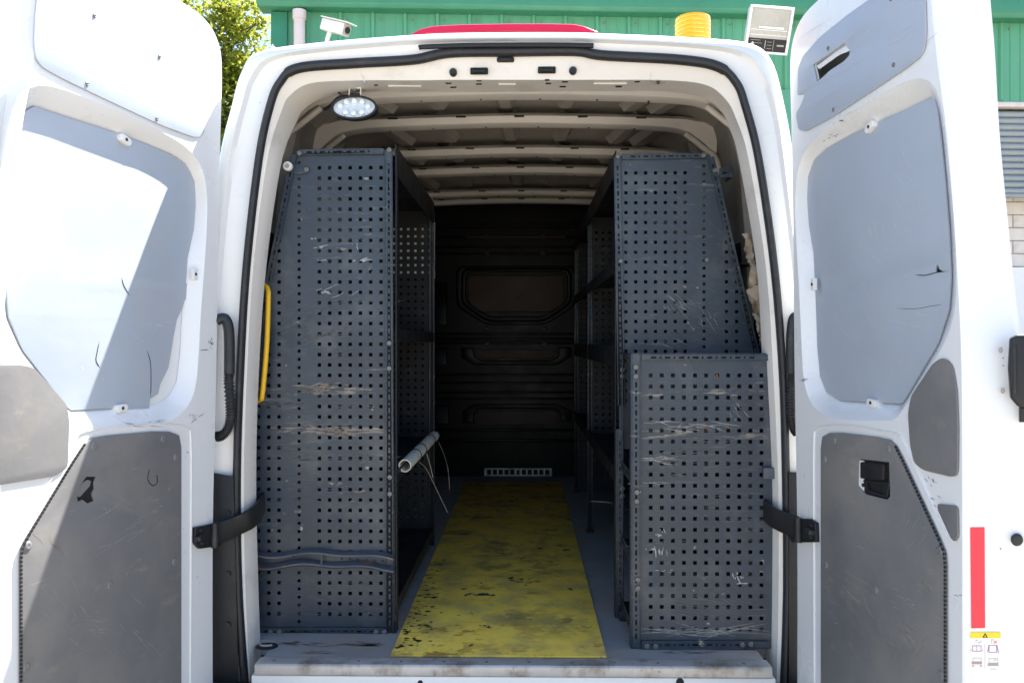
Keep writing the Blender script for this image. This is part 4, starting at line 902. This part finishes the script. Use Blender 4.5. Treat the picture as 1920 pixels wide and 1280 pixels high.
for x, y in ((1876, 656), (1880, 732)): eplate('edge_plug', [(x + 4 * math.cos(a), y + 6 * math.sin(a)) for a in [2 * math.pi * i / 12 for i in range(12)]], M['inkgrey'], .002, .004, bev=.001)
for x, y in ((1881, 671), (1881, 685), (1785, 1023), (1876, 1028)): 
    if x > 1800: eplate('edge_hole', [(x + 1.3 * math.cos(a), y + 1.3 * math.sin(a)) for a in [2 * math.pi * i / 8 for i in range(8)]], M['inkblack'], .001, .001)
# cable boots between body and doors
for s in (-1, 1):
    if s < 0: K = [(405, 602, .06), (414, 597, .065), (422, 598, .07), (428, 612, .07), (430, 640, .07), (430, 700, .07), (429, 715, .07), (432, 755, .07), (432, 785, .07), (426, 805, .065), (416, 816, .06), (406, 818, .06)]
    else: K = [(1500, 596, .08), (1492, 594, .08), (1488, 600, .08), (1486, 612, .08), (1484, 640, .08), (1484, 700, .08), (1484, 715, .08), (1483, 750, .08), (1484, 780, .08), (1488, 800, .08), (1496, 812, .08)]
    top_ = cr([at(*k) for k in K[:6]], 6); bt = cr([at(*k) for k in K[5:]], 22)
    cb_ = MB().tube(top_, .0165, 14).build('cable_boot', M['rubber'], van, smooth=60)
    MB().tube(bt, .014, 14, rfun=lambda i: .0165 if i % 4 < 2 else .0125).build('boot_bellows', M['rubber'], cb_, smooth=25)
# ------------------------------------------------------------------ YELLOW BOARD
yb = MB().box((at(728, 1240, .04).x, .078, FZ + .001), (.297, 3.27, FZ + .008)).build('floor_board', M['yellow'], bevel=.002)
rg_ = random.Random(5); mbc = MB()
for _ in range(70):
    y = .12 + abs(rg_.gauss(0, .45)); x = -.365 + abs(rg_.gauss(0, .05)); rr = rg_.uniform(.002, .008)
    if y > 1.6 or y < .095: continue
    pg = [(x + rr * rg_.uniform(.5, 1.5) * math.cos(a_) * 1.5, y + rr * rg_.uniform(.5, 1.5) * math.sin(a_), FZ + .0088) for a_ in [2 * math.pi * q / 9 for q in range(9)]]
    mbc.add(pg, [tuple(range(9))])
oc = mbc.build('paint_chips', M['rubber'], None); oc.parent = yb; oc.matrix_parent_inverse = Matrix.Translation(-yb.location); oc['kind'] = 'stuff'
tag(yb, 'long worn yellow anti-slip board down the middle of the van floor', 'floor board')
# ------------------------------------------------------------------ RACKS
bolt_proto = None
def bolt(parent, x, y, z, axis='Y', r=.0085):
    global bolt_proto
    if bolt_proto is None:
        mb = MB().lathe((0, 0, 0), [(.0085, .001), (.0085, -.003), (.0065, -.0055), (.0045, -.0055), (.0035, -.003), (.0005, -.003)], 14, 'Y')
        o = mb.build('bolt', M['bolt'], parent, smooth=30); bolt_proto = o
        o.location = (x, y, z)
    else:
        o = spawn(bolt_proto, (x, y, z), parent); o.matrix_parent_inverse = Matrix.Translation(-Vector(parent.location))
    if axis == 'X': o.rotation_euler = (0, 0, R(90))
    if axis == '-X': o.rotation_euler = (0, 0, R(-90))
    return o
def slot_strip(name, p0, p1, Y, w, parent, pitch=.0275, sl=(.017, .006), th=.003, edge=True):
    """slotted steel angle between two (x,z) points, in the plane Y"""
    v = Vector((p1[0] - p0[0], p1[1] - p0[1])); L = v.length; v.normalize(); n = Vector((-v.y, v.x))
    def P(a, b): q = Vector(p0) + v * a + n * b; return (q.x, q.y)
    outer = [P(0, -w / 2), P(L, -w / 2), P(L, w / 2), P(0, w / 2)]
    hs = []; a = .03; k = 0
    while a + sl[0] < L - .02:
        ln_ = sl[0] if k % 2 == 0 else .006
        hs.append([P(a, -sl[1] / 2), P(a + ln_, -sl[1] / 2), P(a + ln_, sl[1] / 2), P(a, sl[1] / 2)]); a += pitch * (1 if k % 2 == 0 else .62); k += 1
    o = plate(name, outer, hs, th, planeXZ(Y), M['rack'], parent)
    plate(name + '_backing', outer, [], .002, planeXZ(Y + .006), M['holeink'], parent)  # near-black sheet behind the slots, their shade put in as colour
    if edge:
        for b in (-w / 2, w / 2):
            q0, q1 = P(0, b), P(L, b); MB().bar((q0[0], Y - .001, q0[1]), (q1[0], Y - .001, q1[1]), .0035, .006, Vector((0, 1, 0))).build(name + '_lip', M['rack'], parent, bevel=.001)
    return o
def perforated(name, outline, Y, blocks, parent, m, hs=.0118, back=None):
    holes = []
    for xs, zs, sz in blocks:
        for x in xs:
            for z in zs:
                if inside((x, z), outline, sz * .9): holes.append(sq(x, z, sz))
    return plate(name, outline, holes, .0022, planeXZ(Y), m, parent), len(holes)
def rng(a, b, s):
    out = []; x = a
    while (x <= b + 1e-6) if s > 0 else (x >= b - 1e-6): out.append(x); x += s
    return out
# ---- left rack
LY = .295; LE = 1.5
lr = empty('shelving_rack', (-.63, .9, FZ), 'tall dark perforated rack on the left with a bent bar across its end', 'rack')
A = lambda px, py, Y=LY: ((q := at(px, py, Y)).x, q.z)
out = [A(480, 1187), A(738, 1187), A(735, 284), A(556, 286), A(519, 470), A(480, 660)]
out = [A(478, 1186), A(741, 1187), A(736, 281), A(556, 286), A(500, 510), A(478, 660)]
colx = [A(599 + 19.25 * i, 640)[0] for i in range(7)]; colx2 = [A(485 + 19.2 * i, 640)[0] for i in range(3)]
rowz = [A(600, 315 + 19.42 * i)[1] for i in range(44)]; rowz2 = [A(600, 305 + 15.35 * i)[1] for i in range(58)]
perforated('end_panel', out, LY, [(colx, rowz, .0118), (colx2, rowz, .0115), ([A(561, 640)[0]], rowz2, .0100)], lr, M['rack'])
slot_strip('upright', A(731.5, 1187), A(729.5, 283), LY - .008, .0235, lr)
slot_strip('top_angle', A(560, 287), A(720, 285), LY - .009, .0165, lr)
slot_strip('bottom_angle', A(480, 1180), A(720, 1181), LY - .009, .02, lr)
slot_strip('raked_angle', A(482, 640), A(553, 291), LY - .009, .0165, lr)
for (x, y) in ((731, 283), (563, 289), (731, 643), (731, 690), (732, 893), (732, 924), (706, 1181), (722, 1181), (509, 1181), (526, 1181)): bolt(lr, A(x, y)[0], LY - .012, A(x, y)[1])
xi = -.392; xo = -.885
for nm, z0, lipH in (('top_shelf', 2.185, .10), ('shelf', 1.585, .045), ('shelf', 1.10, .045), ('shelf', .66, .04)):
    xo_ = -.73 if z0 > 2 else xo
    b_ = MB().box((xo_, LY + .01, z0), (xi - .004, LE - .01, z0 + .003)).build(nm, M['rackdark'], lr)
    MB().box((xi - .004, LY + .01, z0 - lipH * .6), (xi - .001, LE - .004, z0 + lipH * .4)).build('shelf_lip', M['rackdark'], b_)
MB().box((xi - .030, LY - .002, FZ + .001), (xi - .0, LY + .002, FZ + .04)).build('foot', M['rackdark'], lr)
# rear end panel of the left rack
outB = [(-.88, FZ + .01), (xi, FZ + .01), (xi, 2.19), (-.725, 2.19), (-.80, 1.9), (-.88, 1.6)]
perforated('end_panel', outB, LE, [(rng(-.415, -.70, -.0346), rng(2.10, .70, -.0346), .0115), (rng(-.74, -.88, -.0346), rng(1.5, .70, -.0346), .0115)], lr, M['rackdark'])
pk = MB().box((-.74, LE + .012, 1.865), (xi + .0, LE + .016, 2.135)).build('added_bright_sheet', M['sticker'], lr)  # added pale sheet, imitates bright light showing through the upper holes
MB().box((xi - .024, LE - .006, FZ + .002), (xi - .001, LE - .003, 2.19)).build('upright', M['rackdark'], lr)
slot_strip('upright', (xi - .012, FZ + .002), (xi - .012, 2.19), LE - .012, .022, lr)
MB().box((xi + .0015, LY - .008, FZ + .002), (xi + .0045, LY + .03, 2.19)).build('upright', M['rackdark'], lr)
MB().box((-.868, LY + .05, FZ + .01), (-.864, LE, 1.95)).build('back_sheet', M['rackdark'], lr)
rf_ = lambda Yp: (lambda x, y: at(x, y, Yp))
scuffs('scuff_marks', rf_(LY - .0022), M['scufftan'], [(612, 724, 60, 14, 26, 0, 2.2), (598, 735, 50, 8, 10, .05, 2), (625, 806, 95, 12, 24, .05, 2.2), (645, 815, 50, 6, 12, .05, 2), (632, 908, 30, 4, 5, 0, 3), (668, 921, 22, 3, 4, 0, 3), (668, 940, 24, 3, 4, 0, 3), (560, 958, 20, 7, 6, 0, 2.5), (635, 466, 26, 5, 5, 0, 2)], lr, 2)
scuffs('scuff_marks', rf_(LY - .0022), M['scuffwhite'], [(602, 463, 18, 5, 5, -.2, 2), (683, 487, 34, 3, 7, .02, 2.4), (608, 488, 20, 3, 4, .1, 2.4), (666, 462, 14, 9, 5, 1, 2), (608, 548, 22, 4, 5, 0, 2), (586, 446, 12, 8, 4, .4, 2), (640, 540, 60, 30, 5, -.4, .8)], lr, 3)
scuffs('scuff_marks', rf_(LY - .0022), M['scuffdim'], [(600, 610, 190, 90, 34, -.3, 1.2), (560, 760, 200, 30, 30, 0, 1.5), (600, 850, 220, 40, 26, 0, 1.5), (540, 930, 140, 60, 18, .1, 1.3), (620, 1110, 200, 90, 22, .3, 1.2), (640, 400, 120, 100, 14, .6, 1)], lr, 4)
# bent channel across the lower end panel
nx = 26; rt = []; rb2 = []
def bent(py, px): return py + (3.5 * math.sin((px - 470) * .045) + 5.5 * math.sin((px - 480) * .021 + 1.1)) * (1 if px < 735 else .4)
rings = [[], [], [], [], [], []]
for i in range(nx + 1):
    px = 477 + (738 - 477) * i / nx; yy = 1030 + (px - 477) * .055
    yt = bent(yy, px); yb2 = bent(yy + 30, px * 1.02)
    yf = LY - .035 + .006 * math.sin(px * .05)
    rings[0].append(at(px, yt - 5, LY - .005)); rings[1].append(at(px, yt + 3, yf)); rings[2].append(at(px, yt + 6, yf)); rings[3].append(at(px, yt + 6, LY - .006)); 
c1m = MB().loft(rings[:4]).build('bent_channel', M['rusty'], lr, smooth=20); c1m['label'] = 'crumpled steel channel with chipped edges'
rings = [[], [], [], []]
for i in range(nx + 1):
    px = 477 + (738 - 477) * i / nx; yy = 1058 + (px - 477) * .050; yt = bent(yy, px * 1.04 - 8); yf = LY - .04 + .008 * math.sin(px * .04 + 2)
    rings[0].append(at(px, yt - 14, LY - .004)); rings[1].append(at(px, yt - 3, yf)); rings[2].append(at(px, yt, yf - .001)); rings[3].append(at(px, yt + 2, LY - .005))
MB().loft(rings).build('bent_channel', M['rusty'], lr, smooth=20)
rings = [[], []]
for i in range(nx + 1):
    px = 477 + (738 - 477) * i / nx; yy = 1030 + (px - 477) * .055; yw = 1058 + (px - 477) * .050
    rings[0].append(at(px, bent(yy, px) + 3, LY - .010)); rings[1].append(at(px, bent(yw, px * 1.04 - 8) - 1, LY - .008 + .002 * math.sin(px * .07)))
MB().loft(rings).build('channel_face', M['rack'], lr, smooth=20)
b_ = MB().bar(at(603, 1034, LY - .034), at(603, 1060, LY - .034), .006, .004, Vector((0, 1, 0))).build('channel_web', M['rack'], lr)
for x in (641, 656, 671, 687, 702, 717, 520, 535, 550):
    p = at(x, 1047 + (x - 641) * .05, LY - .011); MB().lathe(p, [(.003, -.002), (.003, .002)], 8, 'Y').build('channel_hole', M['holeink'], lr)
# roller and bracket, top left
rc = at(540, 312, .27)
b_ = MB().lathe((rc.x, .27, rc.z), [(.0005, -.008), (.0145, -.008), (.0155, -.005), (.0155, .005), (.0005, .005)], 28, 'Y').build('white_roller', M['clip'], lr, smooth=40)
MB().lathe((rc.x, .262, rc.z), [(.0005, -.004), (.0055, -.004), (.007, -.002), (.007, .002)], 12, 'Y').build('roller_bolt', M['inkgrey'], b_, smooth=40)
plate('roller_bracket', [tuple(p) for p in rnd([A(546, 308), A(560, 309), A(578, 316), A(578, 325), A(560, 329), A(544, 324)], .004)], [], .004, planeXZ(LY - .006), M['rack'], lr, bevel=.001)
bolt(lr, A(576, 319)[0], LY - .008, A(576, 319)[1])
MB().bar((rc.x, .275, rc.z), (A(550, 316)[0], LY - .004, A(550, 316)[1]), .012, .004, Vector((0, 1, 0))).build('roller_arm', M['rack'], lr)
# ---- right tall rack
RY = .46; RE = 1.8; RE2 = 2.95
rr_ = empty('shelving_rack', (.62, 1.2, FZ), 'tall dark perforated steel rack on the right behind the low one', 'rack')
Bf = lambda px, py, Y=RY: ((q := at(px, py, Y)).x, q.z)
out = [Bf(1162, 760), Bf(1153, 293), Bf(1330, 289), Bf(1425, 660), Bf(1432, 760)]
out = [(out[0][0], FZ + .6)] + out[1:4] + [(.885, 1.40), (.885, FZ + .6)]
cx_ = [Bf(1173.5 + 18.5 * i, 640)[0] for i in range(7)]; rz = [Bf(1200, 324.5 + 18.55 * i)[1] for i in range(24)]
perforated('end_panel', out, RY, [(cx_, rz, .0115), ([Bf(1320, 640)[0]], [Bf(1200, 312 + 14.7 * i)[1] for i in range(28)], .0100), ([Bf(1362, 640)[0], Bf(1381, 640)[0]], rz, .0112)], rr_, M['rack'])
slot_strip('upright', Bf(1165, 760), Bf(1157, 296), RY - .008, .0225, rr_)
slot_strip('top_angle', Bf(1166, 295), Bf(1322, 293), RY - .009, .0165, rr_)
slot_strip('raked_angle', Bf(1425, 700), Bf(1332, 296), RY - .009, .0185, rr_)
for (x, y) in ((1157.5, 295), (1318, 293), (1339, 321), (1163, 490), (1324, 488)): bolt(rr_, Bf(x, y)[0], RY - .012, Bf(x, y)[1])
plate('wall_bracket', [tuple(p) for p in rnd([Bf(1348, 316), Bf(1370, 316), Bf(1370, 333), Bf(1348, 333)], .003)], [[Bf(1352, 322), Bf(1362, 322), Bf(1362, 327), Bf(1352, 327)]], .004, planeXZ(RY - .004), M['rack'], rr_, bevel=.001)
MB().box((Bf(1370, 325)[0] - .001, RY - .006, Bf(1370, 334)[1]), (Bf(1370, 325)[0] + .004, RY + .08, Bf(1370, 314)[1])).build('wall_bracket', M['rack'], rr_, bevel=.001)
xi2 = .366
MB().box((xi2 - .003, RY - .008, FZ + .002), (xi2 + .0, RY + .028, 2.215)).build('upright', M['rackdark'], rr_)
slot_strip('upright', (xi2 + .014, FZ + .002), (xi2 + .014, 1.25), RY - .008, .0225, rr_)
for (ye, z1) in ((RE, 2.20), (RE2, 2.20)):
    outB = [(xi2, FZ + (.5 if ye == RE else .01)), (.88, FZ + (.5 if ye == RE else .01)), (.88, 1.5), (.80, 1.9), (.70, 2.2), (xi2, 2.2)]
    perforated('end_panel', outB, ye, [(rng(xi2 + .045, .80, .0346), rng(2.12, .70, -.0346), .0115)], rr_, M['rackdark'])
    slot_strip('upright', (xi2 + .012, FZ + .002), (xi2 + .012, 2.2), ye - .01, .022, rr_)
    MB().box((xi2 - .006, ye - .03, FZ + .001), (xi2 + .03, ye + .01, FZ + .012)).build('foot', M['rackdark'], rr_)
for nm, z0, lipH, dz in (('top_shelf', 2.205, .085, 0), ('shelf', 1.835, .05, 0), ('shelf', 1.515, .075, 0), ('shelf', 1.085, .055, 0)):
    b_ = MB().box((xi2 + .003, RY + .01, z0), (.70 if z0 > 2 else .885, RE2 - .01, z0 + .003)).build(nm, M['rackdark'], rr_)
    MB().box((xi2, RY + .01, z0 - lipH * .6), (xi2 + .003, RE - .01, z0 + lipH * .4)).box((xi2, RE + .01, z0 - lipH * .6), (xi2 + .003, RE2 - .01, z0 + lipH * .4)).build('shelf_lip', M['rackdark'], b_)
MB().box((.886, RY + .02, FZ + .01), (.889, RE2, 1.95)).build('back_sheet', M['rackdark'], rr_)
# ---- right low rack
QY = .168
lw = empty('low_rack', (.61, .3, FZ), 'waist high dark perforated steel rack end at the front right of the load floor', 'rack')
Q = lambda px, py, Y=QY: ((q := at(px, py, Y)).x, q.z)
out = [Q(1198, 1213), Q(1450, 1213), Q(1436, 664), Q(1184, 664)]
out = [(Q(1184, 640)[0], FZ + .002), (.835, FZ + .002), (.835, Q(1400, 662)[1]), (Q(1184, 640)[0], Q(1184, 662)[1])]
cx_ = [Q(1220 + 20.75 * i, 640)[0] for i in range(11)]; rz = [Q(1200, 703.5 + 20.62 * i)[1] for i in range(24)]
perforated('end_panel', out, QY, [(cx_, rz, .0122)], lw, M['rack'])
slot_strip('upright', (Q(1192, 640)[0], FZ + .002), (Q(1192, 640)[0], Q(1192, 664)[1]), QY - .008, .026, lw)
slot_strip('top_angle', Q(1202, 670), Q(1440, 670), QY - .009, .0165, lw)
slot_strip('bottom_angle', Q(1202, 1206), Q(1440, 1206), QY - .009, .021, lw)
for (x, y) in ((1191, 688), (1191, 705), (1193, 921), (1193, 938), (1195, 1084), (1195, 1100), (1212, 1208), (1228, 1208), (1390, 1205), (1406, 1204)): bolt(lw, Q(x, y)[0], QY - .012, Q(x, y)[1])
zt2 = Q(1192, 664)[1]; xq = Q(1184, 640)[0]
b_ = MB().box((xq, QY + .004, zt2 - .003), (.835, RY - .012, zt2)).build('top_shelf', M['rackdark'], lw)
MB().box((xq - .0035, QY - .008, FZ + .002), (xq - .0005, QY + .026, zt2)).build('upright', M['rack'], lw)
slf = lambda z: MB().box((xq, QY + .01, z), (.83, RY - .012, z + .003)).build('shelf', M['rackdark'], lw)
for z in (1.12, .86, .64):
    b_ = slf(z); MB().box((xq - .002, QY + .03, z - .012), (xq + .001, RY - .012, z + .022)).build('shelf_lip', M['rack'], b_)
    for i in range(8): MB().box((xq - .004, QY + .05 + i * .028, z - .004), (xq - .002, QY + .064 + i * .028, z + .012)).build('lip_slot', M['holeink'], b_)
MB().box((xq + .0, RY - .035, FZ + .002), (xq + .003, RY - .012, zt2)).build('upright', M['rack'], lw)
MB().box((xq - .01, RY - .04, FZ + .001), (xq + .03, RY - .012, FZ + .035)).build('foot', M['rackdark'], lw, bevel=.002)
for y in (693, 705, 915, 929): p = at(1167, y, RY - .02); bolt(lw, p.x, RY - .02, p.z)
MB().box((.80, QY - .02, 1.125), (.86, QY - .004, 1.16)).build('strap_anchor', M['rusty'], lw, bevel=.002)
scuffs('scuff_marks', rf_(QY - .0022), M['scuffgrey'], [(1290, 798, 120, 14, 18, 0, 1.6), (1240, 860, 110, 10, 14, 0, 1.5), (1222, 905, 60, 8, 8, 0, 1.4), (1320, 1185, 200, 14, 26, 0, 1.3), (1390, 760, 60, 50, 6, 1.1, .8)], lw, 5)
scuffs('scuff_marks', rf_(QY - .0022), M['scuffwhite'], [(1236, 1035, 46, 3, 6, 1.56, 2.2), (1230, 1003, 14, 5, 5, .6, 2.5), (1243, 995, 16, 5, 4, 1.1, 2), (1385, 1080, 26, 10, 6, 1.2, 2.4), (1393, 1093, 26, 3, 5, 0, 2.4), (1217, 1030, 14, 6, 4, 0, 2), (1303, 1112, 6, 14, 3, 1.4, 2), (1245, 1070, 24, 8, 5, 0, 1.2)], lw, 6)
scuffs('scuff_marks', rf_(QY - .0022), M['scuffdim'], [(1320, 830, 200, 120, 36, 0, 1.6), (1320, 960, 200, 100, 24, 0, 1.4), (1310, 1140, 200, 60, 24, .2, 1.6), (1400, 1100, 60, 60, 10, .9, 1.2)], lw, 7)
scuffs('scuff_marks', rf_(QY - .0022), M['rust'], [(1326, 801, 14, 3, 4, 0, 3), (1365, 801, 12, 2, 3, 0, 2.4), (1240, 1203, 60, 2, 8, 0, 2), (1345, 705, 14, 8, 4, 1.2, 2)], lw, 8)
scuffs('scuff_marks', rf_(RY - .0022), M['scuffgrey'], [(1270, 575, 60, 40, 16, .8, 1.1), (1225, 358, 12, 3, 3, .3, 1.6), (1284, 538, 12, 6, 4, 0, 2), (1330, 600, 40, 40, 8, 1, .9), (1240, 640, 90, 20, 6, .3, .9)], rr_, 9)
scuffs('scuff_marks', rf_(RY - .0022), M['scuffdim'], [(1270, 450, 160, 160, 24, .7, 1.1), (1280, 610, 160, 60, 14, .2, 1.2)], rr_, 10)
# ------------------------------------------------------------------ PVC tube with wires
pp = empty('plastic_tube', at(760, 890, .45), 'short white plastic tube with wire ties poking out of the left rack', 'tube')
p0 = at(759, 873, .42); p1 = at(814, 817, 1.25); dd = (p1 - p0).normalized()
mb = MB(); rin, rout = .019, .0225
a_ = dd.cross(Vector((0, 0, 1))).normalized(); b2 = a_.cross(dd)
def circ(p, r): return [p + a_ * r * math.cos(2 * math.pi * j / 24) + b2 * r * math.sin(2 * math.pi * j / 24) for j in range(24)]
mb.loft([circ(p0 + dd * .25, rin), circ(p0, rin), circ(p0, rout), circ(p1, rout), circ(p1, rin * .5)], True, True).build('tube_body', M['pvc'], pp, smooth=50)
for f in (.30, .48, .82):
    c_ = p0.lerp(p1, f); MB().tube([q for q in circ(c_, rout + .0015)] + [circ(c_, rout + .0015)[0]], .0018, 6).build('wire_tie', M['rubber'], pp)
for K in (((786, 866, .62), (800, 880, .58), (820, 920, .55), (839, 960, .5)), ((800, 850, .8), (806, 870, .8), (812, 895, .8)), ((822, 828, 1.1), (832, 850, 1.05), (840, 880, 1.0), (843, 918, 1.0))):
    MB().tube(cr([at(*k) for k in K], 5), .0012, 6).build('loose_wire', M['wire'], pp)
